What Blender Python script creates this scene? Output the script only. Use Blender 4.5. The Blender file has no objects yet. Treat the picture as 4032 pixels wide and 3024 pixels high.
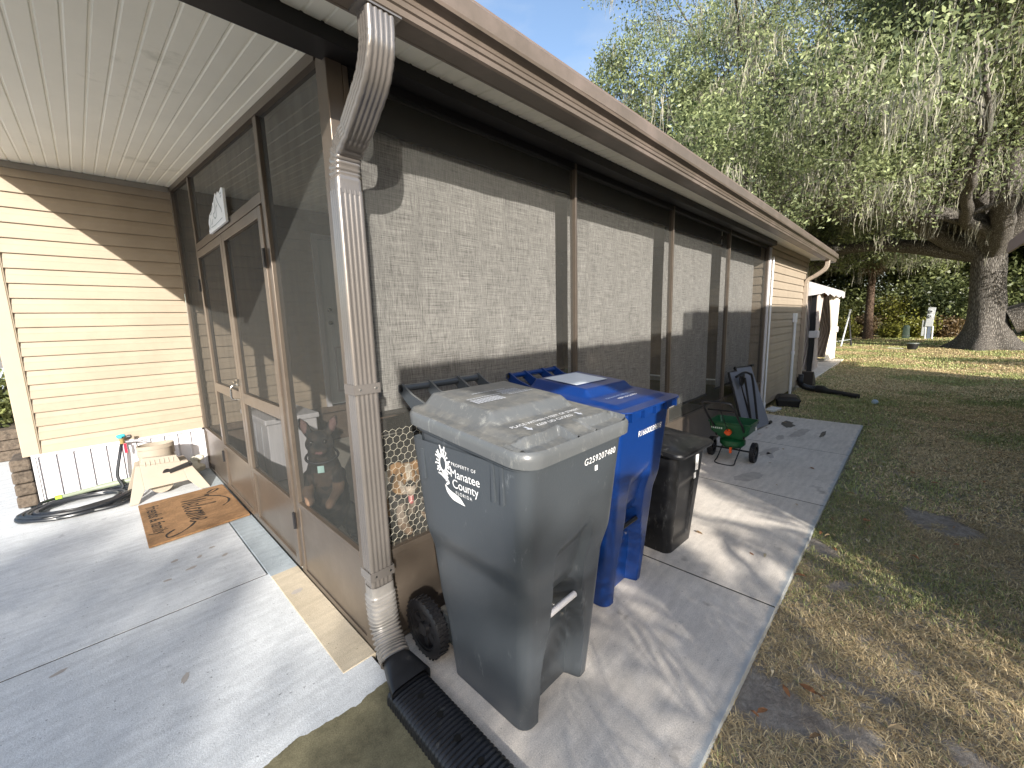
import bpy, bmesh, math, random
import numpy as np
from mathutils import Vector, Matrix, noise
R = math.radians
random.seed(7); rng = np.random.default_rng(11)
sc = bpy.context.scene
COL = sc.collection
# ------------------------------------------------------------------ materials
def nodes(name):
    m = bpy.data.materials.new(name); m.use_nodes = True
    nt = m.node_tree; b = nt.nodes['Principled BSDF']
    return m, nt, b
def mat(name, base, rough=.6, metal=0., var=.12, scale=6., bump=0., bscale=60., dirt=None, dscale=2., dlo=.45, dhi=.7, spec=.5, col2=None, stretch=None, attr=None, coat=0.):
    m, nt, b = nodes(name); L = nt.links
    tc = nt.nodes.new('ShaderNodeTexCoord'); co = tc.outputs['Object']
    if stretch:
        mp = nt.nodes.new('ShaderNodeMapping'); mp.inputs['Scale'].default_value = stretch
        L.new(co, mp.inputs[0]); co = mp.outputs[0]
    n = nt.nodes.new('ShaderNodeTexNoise'); n.inputs['Scale'].default_value = scale; n.inputs['Detail'].default_value = 6
    n.inputs['Roughness'].default_value = .65; L.new(co, n.inputs['Vector'])
    r = nt.nodes.new('ShaderNodeValToRGB')
    c1 = [max(0, c*(1-var)) for c in base]; c2 = col2 or [min(1, c*(1+var)) for c in base]
    r.color_ramp.elements[0].position = .3; r.color_ramp.elements[1].position = .7
    r.color_ramp.elements[0].color = (*c1, 1); r.color_ramp.elements[1].color = (*c2, 1)
    L.new(n.outputs['Fac'], r.inputs['Fac']); out = r.outputs['Color']
    if attr:
        a = nt.nodes.new('ShaderNodeAttribute'); a.attribute_name = attr
        mx = nt.nodes.new('ShaderNodeMix'); mx.data_type = 'RGBA'; mx.blend_type = 'MULTIPLY'; mx.inputs[0].default_value = 1
        L.new(out, mx.inputs[6]); L.new(a.outputs['Color'], mx.inputs[7]); out = mx.outputs[2]
    if dirt:
        n2 = nt.nodes.new('ShaderNodeTexNoise'); n2.inputs['Scale'].default_value = dscale; n2.inputs['Detail'].default_value = 9; n2.inputs['Roughness'].default_value = .7
        L.new(co, n2.inputs['Vector'])
        r2 = nt.nodes.new('ShaderNodeValToRGB'); r2.color_ramp.elements[0].position = dlo; r2.color_ramp.elements[1].position = dhi
        L.new(n2.outputs['Fac'], r2.inputs['Fac'])
        mx = nt.nodes.new('ShaderNodeMix'); mx.data_type = 'RGBA'; mx.inputs[7].default_value = (*dirt, 1)
        L.new(r2.outputs['Color'], mx.inputs[0]); L.new(out, mx.inputs[6]); out = mx.outputs[2]
    L.new(out, b.inputs['Base Color'])
    b.inputs['Roughness'].default_value = rough; b.inputs['Metallic'].default_value = metal
    b.inputs['Specular IOR Level'].default_value = spec
    b.inputs['Coat Weight'].default_value = coat
    if bump:
        n3 = nt.nodes.new('ShaderNodeTexNoise'); n3.inputs['Scale'].default_value = bscale; n3.inputs['Detail'].default_value = 5
        L.new(co, n3.inputs['Vector'])
        bp = nt.nodes.new('ShaderNodeBump'); bp.inputs['Strength'].default_value = bump; bp.inputs['Distance'].default_value = .01
        L.new(n3.outputs['Fac'], bp.inputs['Height']); L.new(bp.outputs[0], b.inputs['Normal'])
    return m
def mesh_screen(name, col, opacity, weave=0.):
    m, nt, b = nodes(name); L = nt.links
    tr = nt.nodes.new('ShaderNodeBsdfTransparent'); mx = nt.nodes.new('ShaderNodeMixShader')
    tc = nt.nodes.new('ShaderNodeTexCoord'); n = nt.nodes.new('ShaderNodeTexNoise'); n.inputs['Scale'].default_value = 3; n.inputs['Detail'].default_value = 8
    mp = nt.nodes.new('ShaderNodeMapping'); mp.inputs['Scale'].default_value = (4, 4, 1); L.new(tc.outputs['Object'], mp.inputs[0]); L.new(mp.outputs[0], n.inputs['Vector'])
    mr = nt.nodes.new('ShaderNodeMapRange'); mr.inputs[1].default_value = .3; mr.inputs[2].default_value = .7
    mr.inputs[3].default_value = opacity-.05; mr.inputs[4].default_value = opacity+.05
    L.new(n.outputs['Fac'], mr.inputs[0]); L.new(mr.outputs[0], mx.inputs[0])
    b.inputs['Base Color'].default_value = (*col, 1); b.inputs['Roughness'].default_value = .8; b.inputs['Specular IOR Level'].default_value = .2
    out = nt.nodes['Material Output']
    L.new(tr.outputs[0], mx.inputs[1]); L.new(b.outputs[0], mx.inputs[2]); L.new(mx.outputs[0], out.inputs[0])
    return m
def leaf_mat(name, c1, c2, trans=.35, rough=.45):
    m, nt, b = nodes(name); L = nt.links
    a = nt.nodes.new('ShaderNodeAttribute'); a.attribute_name = 'Col'
    r = nt.nodes.new('ShaderNodeValToRGB'); r.color_ramp.elements[0].color = (*c1, 1); r.color_ramp.elements[1].color = (*c2, 1)
    sp = nt.nodes.new('ShaderNodeSeparateColor'); L.new(a.outputs['Color'], sp.inputs[0]); L.new(sp.outputs[0], r.inputs['Fac'])
    L.new(r.outputs[0], b.inputs['Base Color']); b.inputs['Roughness'].default_value = rough
    tl = nt.nodes.new('ShaderNodeBsdfTranslucent'); L.new(r.outputs[0], tl.inputs[0])
    mx = nt.nodes.new('ShaderNodeMixShader'); mx.inputs[0].default_value = trans
    out = nt.nodes['Material Output']
    L.new(b.outputs[0], mx.inputs[1]); L.new(tl.outputs[0], mx.inputs[2]); L.new(mx.outputs[0], out.inputs[0])
    return m
def col_mat(name, rough=.7, bump=.2, bscale=90., trans=0.):
    m, nt, b = nodes(name); L = nt.links
    a = nt.nodes.new('ShaderNodeAttribute'); a.attribute_name = 'Col'
    n = nt.nodes.new('ShaderNodeTexNoise'); n.inputs['Scale'].default_value = bscale; n.inputs['Detail'].default_value = 4
    tc = nt.nodes.new('ShaderNodeTexCoord'); L.new(tc.outputs['Object'], n.inputs['Vector'])
    mr = nt.nodes.new('ShaderNodeMapRange'); mr.inputs[3].default_value = .65; mr.inputs[4].default_value = 1.3; L.new(n.outputs['Fac'], mr.inputs[0])
    mx = nt.nodes.new('ShaderNodeVectorMath'); mx.operation = 'SCALE'; L.new(a.outputs['Color'], mx.inputs[0]); L.new(mr.outputs[0], mx.inputs['Scale'])
    L.new(mx.outputs[0], b.inputs['Base Color']); b.inputs['Roughness'].default_value = rough
    bp = nt.nodes.new('ShaderNodeBump'); bp.inputs['Strength'].default_value = bump; bp.inputs['Distance'].default_value = .01
    L.new(n.outputs['Fac'], bp.inputs['Height']); L.new(bp.outputs[0], b.inputs['Normal'])
    return m
# ------------------------------------------------------------------ objects
def tag(o, label=None, cat=None, group=None, kind=None):
    if label: o['label'] = label
    if cat: o['category'] = cat
    if group: o['group'] = group
    if kind: o['kind'] = kind
    return o
def thing(name, label, cat, loc=(0, 0, 0), rz=0., group=None, kind=None):
    o = bpy.data.objects.new(name, None); COL.objects.link(o); o.location = loc; o.rotation_euler = (0, 0, rz)
    o.empty_display_size = .1
    return tag(o, label, cat, group, kind)
class MB:
    """collects geometry in the frame of its thing, unless world=True (then the root location is subtracted)"""
    def __init__(s): s.v = []; s.f = []; s.smooth = False; s.cols = None
    def add(s, vs, fs):
        k = len(s.v); s.v += [tuple(p) for p in vs]; s.f += [tuple(i+k for i in f) for f in fs]; return k
    def box(s, x0, y0, z0, x1, y1, z1, rot=None, piv=None):
        vs = [(x, y, z) for x in (x0, x1) for y in (y0, y1) for z in (z0, z1)]
        if rot is not None:
            p = Vector(piv or ((x0+x1)/2, (y0+y1)/2, (z0+z1)/2)); vs = [tuple(rot @ (Vector(q)-p)+p) for q in vs]
        s.add(vs, [(0, 1, 3, 2), (4, 6, 7, 5), (0, 4, 5, 1), (2, 3, 7, 6), (0, 2, 6, 4), (1, 5, 7, 3)]); return s
    def bar(s, a, b, w, h, up=(0, 0, 1)):
        a = Vector(a); b = Vector(b); d = (b-a).normalized(); u = Vector(up); r = d.cross(u).normalized(); u = r.cross(d).normalized()
        vs = [p+r*i*w/2+u*j*h/2 for p in (a, b) for i, j in ((-1, -1), (1, -1), (1, 1), (-1, 1))]
        s.add(vs, [(0, 1, 2, 3), (7, 6, 5, 4), (0, 4, 5, 1), (1, 5, 6, 2), (2, 6, 7, 3), (3, 7, 4, 0)]); return s
    def tube(s, pts, r, n=10, cap=True, closed=False):
        pts = [Vector(p) for p in pts]; N = len(pts); rs = r if hasattr(r, '__len__') else [r]*N
        rings = []; prev = None
        for i, p in enumerate(pts):
            if closed: d = pts[(i+1) % N]-pts[i-1]
            else: d = pts[min(i+1, N-1)]-pts[max(i-1, 0)]
            d.normalize()
            if prev is None:
                u = Vector((0, 0, 1)) if abs(d.z) < .9 else Vector((1, 0, 0))
                u = (u-d*u.dot(d)).normalized()
            else: u = (prev-d*prev.dot(d)).normalized()
            prev = u; w = d.cross(u)
            rings.append([p+(u*math.cos(a)+w*math.sin(a))*rs[i] for a in (2*math.pi*k/n for k in range(n))])
        k = s.add([q for ring in rings for q in ring], [])
        M_ = N if closed else N-1
        for i in range(M_):
            a = k+i*n; b = k+((i+1) % N)*n
            for j in range(n): s.f.append((a+j, a+(j+1) % n, b+(j+1) % n, b+j))
        if cap and not closed:
            s.f.append(tuple(k+j for j in reversed(range(n)))); s.f.append(tuple(k+(N-1)*n+j for j in range(n)))
        return s
    def loft(s, rings, cap0=True, cap1=True, closed=True):
        n = len(rings[0]); k = s.add([q for r_ in rings for q in r_], [])
        for i in range(len(rings)-1):
            a = k+i*n; b = a+n
            for j in range(n if closed else n-1): s.f.append((a+j, a+(j+1) % n, b+(j+1) % n, b+j))
        if cap0: s.f.append(tuple(k+j for j in reversed(range(n))))
        if cap1: s.f.append(tuple(k+(len(rings)-1)*n+j for j in range(n)))
        return s
    def ext(s, prof, a, b, plane):
        """extrude closed profile (list of 2D) from a to b along an axis; plane maps (p,q,t)->xyz"""
        return s.loft([[plane(p, q, t) for p, q in prof] for t in (a, b)])
    def quad(s, *p): s.add(p, [tuple(range(len(p)))]); return s
    def build(s, name, m, parent=None, world=True, smooth=None, bevel=0., label=None):
        off = Vector((0, 0, 0))
        if parent is not None and world:
            off = parent['_w'] if '_w' in parent.keys() else parent.location
            off = Vector(off)
        me = bpy.data.meshes.new(name); me.from_pydata([(p[0]-off.x, p[1]-off.y, p[2]-off.z) for p in s.v], [], s.f); me.update()
        sm = s.smooth if smooth is None else smooth
        if isinstance(m, (list, tuple)):
            for q in m: me.materials.append(q)
        else: me.materials.append(m)
        o = bpy.data.objects.new(name, me); COL.objects.link(o)
        if parent is not None: o.parent = parent; 
        if s.cols is not None:
            ca = me.color_attributes.new('Col', 'FLOAT_COLOR', 'POINT')
            ca.data.foreach_set('color', np.array([(c[0], c[1], c[2], 1) for c in s.cols], 'f').ravel())
        if sm:
            me.shade_smooth()
            if sm != 'all': 
                try: me.set_sharp_from_angle(angle=R(35 if sm is True else sm))
                except Exception: pass
        if bevel:
            bv = o.modifiers.new('b', 'BEVEL'); bv.width = bevel; bv.segments = 2; bv.limit_method = 'ANGLE'
        if label: o['label'] = label
        o['_w'] = tuple(off) if parent is not None else (0, 0, 0)
        return o
def np_mesh(name, V, F, m, parent=None, col=None, n=4, smooth=False):
    me = bpy.data.meshes.new(name); nv = len(V); nf = len(F)
    me.vertices.add(nv); me.vertices.foreach_set('co', np.asarray(V, 'f').ravel())
    me.loops.add(nf*n); me.loops.foreach_set('vertex_index', np.asarray(F, 'i').ravel())
    me.polygons.add(nf); me.polygons.foreach_set('loop_start', np.arange(nf, dtype='i')*n); me.polygons.foreach_set('loop_total', np.full(nf, n, 'i'))
    me.update(calc_edges=True); me.materials.append(m)
    if col is not None:
        ca = me.color_attributes.new('Col', 'FLOAT_COLOR', 'POINT'); c = np.ones((nv, 4), 'f'); c[:, :3] = col[:, None] if col.ndim == 1 else col
        ca.data.foreach_set('color', c.ravel())
    if smooth: me.shade_smooth()
    o = bpy.data.objects.new(name, me); COL.objects.link(o)
    if parent is not None: o.parent = parent; o['_w'] = tuple(parent.location)
    return o
def bez(pts, n=12):
    """Catmull-Rom through points"""
    P = [Vector(p) for p in pts]; P = [P[0]*2-P[1]]+P+[P[-1]*2-P[-2]]; out = []
    for i in range(1, len(P)-2):
        for k in range(n):
            t = k/n; a, b, c, d = P[i-1], P[i], P[i+1], P[i+2]
            out.append(.5*((2*b)+(c-a)*t+(2*a-5*b+4*c-d)*t*t+(3*b-a-3*c+d)*t**3))
    out.append(P[-2]); return out
def sstep(a, b, x):
    t = min(1, max(0, (x-a)/(b-a))) if a != b else float(x > a); return t*t*(3-2*t)
def text_obj(name, s, m, fn, parent, size=1., space=1., align='LEFT', label=None, bold=0.):
    """flat lettering; fn maps (u,v) -> xyz in the parent's frame"""
    cu = bpy.data.curves.new(name, 'FONT'); cu.body = s; cu.size = size; cu.space_character = space; cu.align_x = align; cu.offset = bold
    t = bpy.data.objects.new(name, cu); COL.objects.link(t)
    dg = bpy.context.evaluated_depsgraph_get(); me = bpy.data.meshes.new_from_object(t.evaluated_get(dg))
    bpy.data.objects.remove(t)
    for v in me.vertices: v.co = fn(v.co.x, v.co.y)
    me.materials.clear(); me.materials.append(m); me.name = name
    o = bpy.data.objects.new(name, me); COL.objects.link(o)
    if parent is not None: o.parent = parent
    if label: o['label'] = label
    return o
def blob(parts, voxel=.01, smooth=6, it=.5):
    """union of tapered capsules / ellipsoids, remeshed into one continuous skin. parts: (a, b, ra, rb) or (c, (rx,ry,rz), rot)"""
    b = bmesh.new()
    for p in parts:
        if len(p) == 4:
            a, c, ra, rb = Vector(p[0]), Vector(p[1]), p[2], p[3]; d = c-a; n = max(2, int(d.length/(min(ra, rb)*.35))+1)
            for i in range(n+1):
                t = i/n; bmesh.ops.create_icosphere(b, subdivisions=2, radius=ra+(rb-ra)*t, matrix=Matrix.Translation(a+d*t))
        else:
            M_ = Matrix.Translation(p[0]) @ (p[2] if len(p) > 2 else Matrix()) @ Matrix.Diagonal((*p[1], 1))
            bmesh.ops.create_icosphere(b, subdivisions=3, radius=1, matrix=M_)
    me = bpy.data.meshes.new('t'); b.to_mesh(me); b.free(); o = bpy.data.objects.new('t', me); COL.objects.link(o)
    r = o.modifiers.new('r', 'REMESH'); r.mode = 'VOXEL'; r.voxel_size = voxel
    s = o.modifiers.new('s', 'SMOOTH'); s.factor = it; s.iterations = smooth
    dg = bpy.context.evaluated_depsgraph_get(); me2 = bpy.data.meshes.new_from_object(o.evaluated_get(dg)); bpy.data.objects.remove(o)
    return me2
def place_mesh(name, me, m, parent, colfn=None, label=None):
    me.materials.clear(); me.materials.append(m); me.name = name; me.shade_smooth()
    if colfn:
        ca = me.color_attributes.new('Col', 'FLOAT_COLOR', 'POINT')
        ca.data.foreach_set('color', np.array([(*colfn(v.co), 1) for v in me.vertices], 'f').ravel())
    o = bpy.data.objects.new(name, me); COL.objects.link(o)
    if parent is not None: o.parent = parent
    if label: o['label'] = label
    return o
# ------------------------------------------------------------------ camera, light, sky
import numpy as _n
F_PX, YAW, PIT, ROL = 1616.078, 0.777447977, -0.15146, -0.0284118789
cam = bpy.data.cameras.new('camera'); co = bpy.data.objects.new('camera', cam); COL.objects.link(co); sc.camera = co
f = Vector((math.cos(PIT)*math.cos(YAW), math.cos(PIT)*math.sin(YAW), math.sin(PIT)))
r = f.cross(Vector((0, 0, 1))).normalized(); u = r.cross(f)
r2 = r*math.cos(ROL)+u*math.sin(ROL); u2 = -r*math.sin(ROL)+u*math.cos(ROL)
co.matrix_world = Matrix(((r2.x, u2.x, -f.x, 0), (r2.y, u2.y, -f.y, 0), (r2.z, u2.z, -f.z, 1.457), (0, 0, 0, 1)))
cam.sensor_width = 36; cam.lens = F_PX/4032*36; cam.clip_start = .02; cam.clip_end = 2000
SUN = Vector((0.491, 0.786, -0.376)).normalized()
w = bpy.data.worlds.new('World'); sc.world = w; w.use_nodes = True
bg = w.node_tree.nodes['Background']; sky = w.node_tree.nodes.new('ShaderNodeTexSky'); sky.sky_type = 'NISHITA'; sky.sun_disc = False
el = math.asin(-SUN.z); az = math.atan2(-SUN.x, -SUN.y)   # rotation measured from +Y toward +X
sky.sun_elevation = el; sky.sun_rotation = az; sky.air_density = 1.0; sky.dust_density = 1.5; sky.ozone_density = 1.2
wn = w.node_tree; tcw = wn.nodes.new('ShaderNodeTexCoord'); mpw = wn.nodes.new('ShaderNodeMapping'); mpw.inputs['Scale'].default_value = (1.2, 1.2, 3.5); wn.links.new(tcw.outputs['Generated'], mpw.inputs[0])
nw = wn.nodes.new('ShaderNodeTexNoise'); nw.inputs['Scale'].default_value = 2.2; nw.inputs['Detail'].default_value = 7; nw.inputs['Roughness'].default_value = .6; wn.links.new(mpw.outputs[0], nw.inputs['Vector'])
rw = wn.nodes.new('ShaderNodeValToRGB'); rw.color_ramp.elements[0].position = .40; rw.color_ramp.elements[1].position = .75; rw.color_ramp.elements[1].color = (.55, .55, .55, 1); wn.links.new(nw.outputs['Fac'], rw.inputs[0])
mw = wn.nodes.new('ShaderNodeMix'); mw.data_type = 'RGBA'; mw.inputs[7].default_value = (2.7, 3.0, 3.4, 1); wn.links.new(rw.outputs[0], mw.inputs[0]); wn.links.new(sky.outputs[0], mw.inputs[6]); wn.links.new(mw.outputs[2], bg.inputs[0]); bg.inputs[1].default_value = .30
sl = bpy.data.lights.new('sun', 'SUN'); sl.energy = 9.2; sl.angle = R(.53); sl.color = (1, .945, .86)
so = bpy.data.objects.new('sun', sl); COL.objects.link(so); so.rotation_euler = SUN.to_track_quat('-Z', 'Y').to_euler(); so.location = (-5, -8, 8)
sc.view_settings.view_transform = 'Standard'; sc.view_settings.look = 'None'; sc.view_settings.exposure = 0
sc.cycles.max_bounces = 8; sc.cycles.transparent_max_bounces = 16; sc.cycles.diffuse_bounces = 4
sc.cycles.use_denoising = True
# ------------------------------------------------------------------ palette
m_siding = mat('tan_vinyl', (.365, .30, .225), .5, var=.07, dirt=(.31, .25, .185), dscale=1.3, scale=3, bump=.05, bscale=30)
m_trimtan = mat('tan_trim', (.42, .35, .26), .5, var=.04)
m_bronze = mat('bronze_aluminium', (.145, .118, .095), .33, .5, var=.10, scale=4, bump=.03, bscale=40, dirt=(.20, .17, .14), dscale=5, dlo=.5, dhi=.85)
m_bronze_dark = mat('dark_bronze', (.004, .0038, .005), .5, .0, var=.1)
m_gutter = mat('gutter_brown', (.125, .100, .078), .42, .1, var=.05, scale=2, bump=.04, bscale=50, dirt=(.185, .145, .12), dscale=3)
m_down = mat('downspout_bronze', (.235, .215, .20), .27, .6, var=.05, scale=5, dirt=(.34, .31, .28), dscale=12, dlo=.62, dhi=.8)
m_ceil = mat('cream_beadboard', (.86, .82, .70), .55, var=.03, scale=3, dirt=(.45, .43, .33), dscale=1.6, dlo=.62, dhi=.8)
m_white = mat('white_vinyl', (.60, .59, .61), .45, var=.03)
m_whitep = mat('white_pvc', (.72, .74, .76), .4, var=.05)
m_black = mat('black_plastic', (.012, .012, .014), .42, var=.3, scale=8)
m_screen = mesh_screen('insect_screen', (.055, .057, .054), .54)
m_screen2 = mesh_screen('insect_screen_side', (.065, .065, .06), .42)
m_door = mat('white_door', (.72, .76, .80), .4, var=.02)
m_chrome = mat('chrome', (.5, .5, .48), .25, 1)
m_stone = mat('brown_block', (.085, .066, .05), .9, var=.6, scale=22, bump=1., bscale=28, dirt=(.16, .13, .10), dscale=30)
m_darkskirt = mat('brown_skirt', (.13, .095, .07), .8, var=.4, scale=5, bump=.3, bscale=30)
def perforated():
    m, nt, b = nodes('perforated_vinyl'); L = nt.links
    tc = nt.nodes.new('ShaderNodeTexCoord'); mp = nt.nodes.new('ShaderNodeMapping'); mp.inputs['Scale'].default_value = (75, 1, 75)
    mp.inputs['Rotation'].default_value = (0, R(0), 0)
    v = nt.nodes.new('ShaderNodeTexVoronoi'); v.inputs['Scale'].default_value = 1; v.inputs['Randomness'].default_value = 0; v.voronoi_dimensions = '3D'
    L.new(tc.outputs['Object'], mp.inputs[0]); L.new(mp.outputs[0], v.inputs['Vector'])
    r = nt.nodes.new('ShaderNodeValToRGB'); r.color_ramp.elements[0].position = .16; r.color_ramp.elements[1].position = .26
    r.color_ramp.elements[0].color = (.20, .20, .24, 1); r.color_ramp.elements[1].color = (.66, .65, .68, 1)
    L.new(v.outputs['Distance'], r.inputs[0]); L.new(r.outputs[0], b.inputs['Base Color']); b.inputs['Roughness'].default_value = .45
    return m
m_perf = perforated()
# ------------------------------------------------------------------ the house
XW, YW, YS = .722, 1.612, 5.30
house = thing('house', 'tan vinyl sided house with brown gutters and a long screened porch', 'house', (XW, YW, 0))
def siding(name, p0, p1, z0, z1, nrm, m=m_siding, parent=house, course=.1195):
    p0 = Vector((*p0, 0)); p1 = Vector((*p1, 0)); nv = Vector((*nrm, 0)); b = MB(); prof = []; z = z0
    while z < z1-.002:
        zt = min(z+course, z1); h = zt-z
        prof += [(z, .002), (z, .019), (z+h*.04, .0195), (z+h*.30, .0165), (z+h*.52, .0135), (z+h*.60, .0135), (z+h*.985, .003)]
        z = zt
    prof.append((z1, .0)); rings = [[p+nv*o+Vector((0, 0, zz)) for zz, o in prof] for p in (p0, p1)]
    b.loft(rings, False, False, closed=False)
    q = [p0+nv*-.02, p1+nv*-.02]; b.quad(q[0]+Vector((0, 0, z0)), q[1]+Vector((0, 0, z0)), q[1]+Vector((0, 0, z1)), q[0]+Vector((0, 0, z1)))
    return b.build(name, m, parent)
zc = lambda y: 2.472+(y-1.52)*.095     # underside of the sloping roof
siding('siding_wall', (-.425, YS), (XW, YS), .445, zc(YS)+.02, (0, -1))
siding('siding_wall', (XW+.03, YS), (2.0, YS), .445, zc(YS)+.02, (0, -1))
siding('siding_wall', (2.98, YS), (6.93, YS), .445, zc(YS)+.02, (0, -1))
siding('siding_wall', (2.0, YS), (2.98, YS), 2.56, zc(YS)+.02, (0, -1))
siding('siding_wall', (7.03, YW), (9.84, YW), .05, 2.42, (0, -1))
siding('siding_wall', (6.95, YW+.05), (6.95, YS), .45, zc(YS), (-1, 0))
siding('siding_wall', (9.86, YW), (9.86, 12), .05, 2.55, (1, 0))
siding('siding_wall', (-.5, YS+.06), (-.5, 14), .445, 2.84, (-1, 0))
b = MB(); b.box(-.52, YS-.03, .44, -.42, YS+.06, zc(YS)); b.box(-.424, YS-.024, .44, -.412, YS, zc(YS)); b.build('corner_trim', m_trimtan, house, bevel=.004)
b = MB(); b.box(9.78, YW-.022, .03, 9.87, YW+.06, 2.42); b.build('corner_trim', m_trimtan, house, bevel=.004)
b = MB(); b.box(6.985, YW-.03, .03, 7.035, YW+.03, 2.40); b.build('corner_trim', m_white, house, bevel=.003)
b = MB(); b.box(-.42, YS-.03, zc(YS)-.05, XW-.01, YS+.03, zc(YS)-.005); b.build('ceiling_trim', mat('grey_trim', (.28, .25, .21), .5), house)
# vented skirting
b = MB(); b.smooth = False
pr = []; x = -.45
while x < XW-.02:
    pr += [(x, 0), (x+.002, .016), (x+.010, .016), (x+.012, -.004), (x+.022, 0), (min(x+.098, XW-.01), 0)]; x += .104
b.loft([[(px_, YS-.012-o, z) for px_, o in pr] for z in (.0, .43)], False, False, closed=False)
sk = b.build('skirting', m_perf, house)
b = MB(); b.box(-.475, YS-.035, .0, -.452, YS, .43); b.box(-.475, YS-.034, .425, XW-.02, YS+.01, .447); b.box(XW-.022, YS-.033, 0, XW-.005, YS-.005, .425)
b.build('skirting_frame', m_white, sk)
b = MB(); b.box(XW+.04, YS-.01, 0, 6.93, YS+.04, .44); b.box(XW+.04, YS-.06, .38, 6.93, YS, .45); b.build('porch_wall_base', m_darkskirt, house)
# inner house door
dr = MB().box(2.06, YS-.02, .47, 2.92, YS+.02, 2.5).build('door', m_door, house)
b = MB(); b.box(2.0, YS-.05, .45, 2.058, YS, 2.56); b.box(2.922, YS-.05, .45, 2.98, YS, 2.56); b.box(2.058, YS-.05, 2.502, 2.922, YS, 2.56); b.build('door_frame', m_white, dr)
b = MB()
for x0, x1, z0, z1 in ((2.16, 2.44, .62, 1.2), (2.54, 2.82, .62, 1.2)):
    b.box(x0, YS-.032, z0, x1, YS-.02, z0+.02); b.box(x0, YS-.032, z1-.02, x1, YS-.02, z1); b.box(x0, YS-.032, z0+.02, x0+.02, YS-.02, z1-.02); b.box(x1-.02, YS-.032, z0+.02, x1, YS-.02, z1-.02)
b.build('door_moulding', m_white, dr)
for z in (1.5, 1.66):
    b = MB(); b.smooth = True; b.tube([(2.13, YS-.02, z), (2.13, YS-.05, z), (2.13, YS-.055, z), (2.13, YS-.085, z)], [.012, .012, .028, .02], 12); b.build('door_knob', m_chrome, dr)
# roof, ceiling, gutter
X0, X1 = -.43, 10.2
b = MB(); Y0 = 1.23
b.loft([[(x, Y0, zc(Y0)+.035), (x, 9.0, zc(9)+.035), (x, 9.0, zc(9)+.15), (x, Y0, zc(Y0)+.15)] for x in (X0, X1)])
b.loft([[(x, 9.0, zc(9)+.035), (x, 16, zc(2)+.035), (x, 16, zc(2)+.15), (x, 9.0, zc(9)+.15)] for x in (X0, X1)])
b.build('roof', mat('roof_brown', (.16, .12, .10), .6), house)
def bead(x0, x1, y0, y1, name):
    b = MB(); pr = []; x = x0; k = 0
    while x < x1:
        d = .006 if k % 2 == 0 else .0035
        pr += [(x, 0), (x+.004, d), (x+.010, d*.9), (x+.014, 0), (min(x+.066, x1), 0)]; x += .068; k += 1
    b.loft([[(px_, y, zc(y)+o) for px_, o in pr] for y in (y0, y1)], False, False, closed=False)
    return b.build(name, m_ceil, house)
bead(X0+.02, X1-.02, Y0+.03, 9.0, 'ceiling')
b = MB(); b.loft([[(x, Y0, zc(Y0)-.02), (x, 9, zc(9)-.02), (x, 9, zc(9)+.155), (x, Y0, zc(Y0)+.155)] for x in (X0-.02, X0+.001)]); b.build('fascia', m_gutter, house)
b = MB(); b.box(X0-.019, 1.312, 2.402, X1+.02, 1.322, 2.47); b.build('fascia', m_gutter, house)
# gutter profile (y,z)
gp = [(1.236, 2.545), (1.236, 2.425), (1.165, 2.42), (1.158, 2.428), (1.158, 2.447), (1.150, 2.452), (1.150, 2.470), (1.153, 2.473), (1.150, 2.476), (1.150, 2.493), (1.153, 2.496), (1.149, 2.499), (1.146, 2.520), (1.132, 2.528), (1.130, 2.545), (1.138, 2.548), (1.140, 2.534), (1.152, 2.527), (1.156, 2.45), (1.17, 2.43), (1.228, 2.434), (1.228, 2.545)]
gp = [(1.310, 2.475), (1.310, 2.402), (1.232, 2.398), (1.224, 2.403), (1.222, 2.420), (1.216, 2.424), (1.213, 2.438), (1.2155, 2.440), (1.212, 2.4425), (1.209, 2.452), (1.2115, 2.4545), (1.206, 2.458), (1.196, 2.464), (1.182, 2.468), (1.178, 2.478), (1.184, 2.481), (1.187, 2.472), (1.205, 2.464), (1.222, 2.43), (1.24, 2.410), (1.302, 2.412), (1.302, 2.475)]
b = MB(); b.ext(gp, X0-.02, X1+.02, lambda p, q, t: (t, p, q))
for xe in (X0-.02, X1+.02): b.quad(*[(xe+(.001 if xe > 0 else -.001), y, z) for y, z in gp[:15]])
gut = b.build('gutter', m_gutter, house)
# drip edge, slightly wavy like thin metal
b = MB(); n = 60
def wob(x): return .003*math.sin(x*2.3)+.002*math.sin(x*5.1+1)+(.004*math.sin((x-7)*3) if x > 6 else 0)
rings = []
for i in range(n+1):
    x = X0-.03+(X1-X0+.06)*i/n; o = wob(x)
    rings.append([(x, 1.215, 2.487), (x, 1.196+o, 2.487), (x, 1.192+o, 2.491), (x, 1.190+o, 2.548+o), (x, 1.196+o, 2.556+o), (x, 1.26, zc(1.26)+.152), (x, 1.26, 2.50), (x, 1.215, 2.50)])
b.loft(rings); b.build('drip_edge', m_gutter, house)
# header beam and posts
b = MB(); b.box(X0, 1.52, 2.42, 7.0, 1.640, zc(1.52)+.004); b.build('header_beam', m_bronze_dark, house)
b = MB(); b.box(7.0, 1.575, 2.40, 9.86, 1.632, zc(1.55)+.002); b.build('header_beam', m_siding, house)
def post(x0, y0, x1, y1, z0, z1, name='post', m=m_bronze, parent=house):
    return MB().box(x0, y0, z0, x1, y1, z1).build(name, m, parent, bevel=.003)
post(XW, YW+.0, XW+.06, YW+.09, 0, 2.45, 'corner_post')
post(XW+.062, YW+.002, XW+.085, YW+.05, 0, 2.42, 'corner_post')
for x in (2.25, 3.725, 5.275): post(x, YW-.004, x+.021, YW+.04, .0, 2.42)
post(6.93, YW-.01, 6.984, YW+.045, 0, 2.42)
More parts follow.
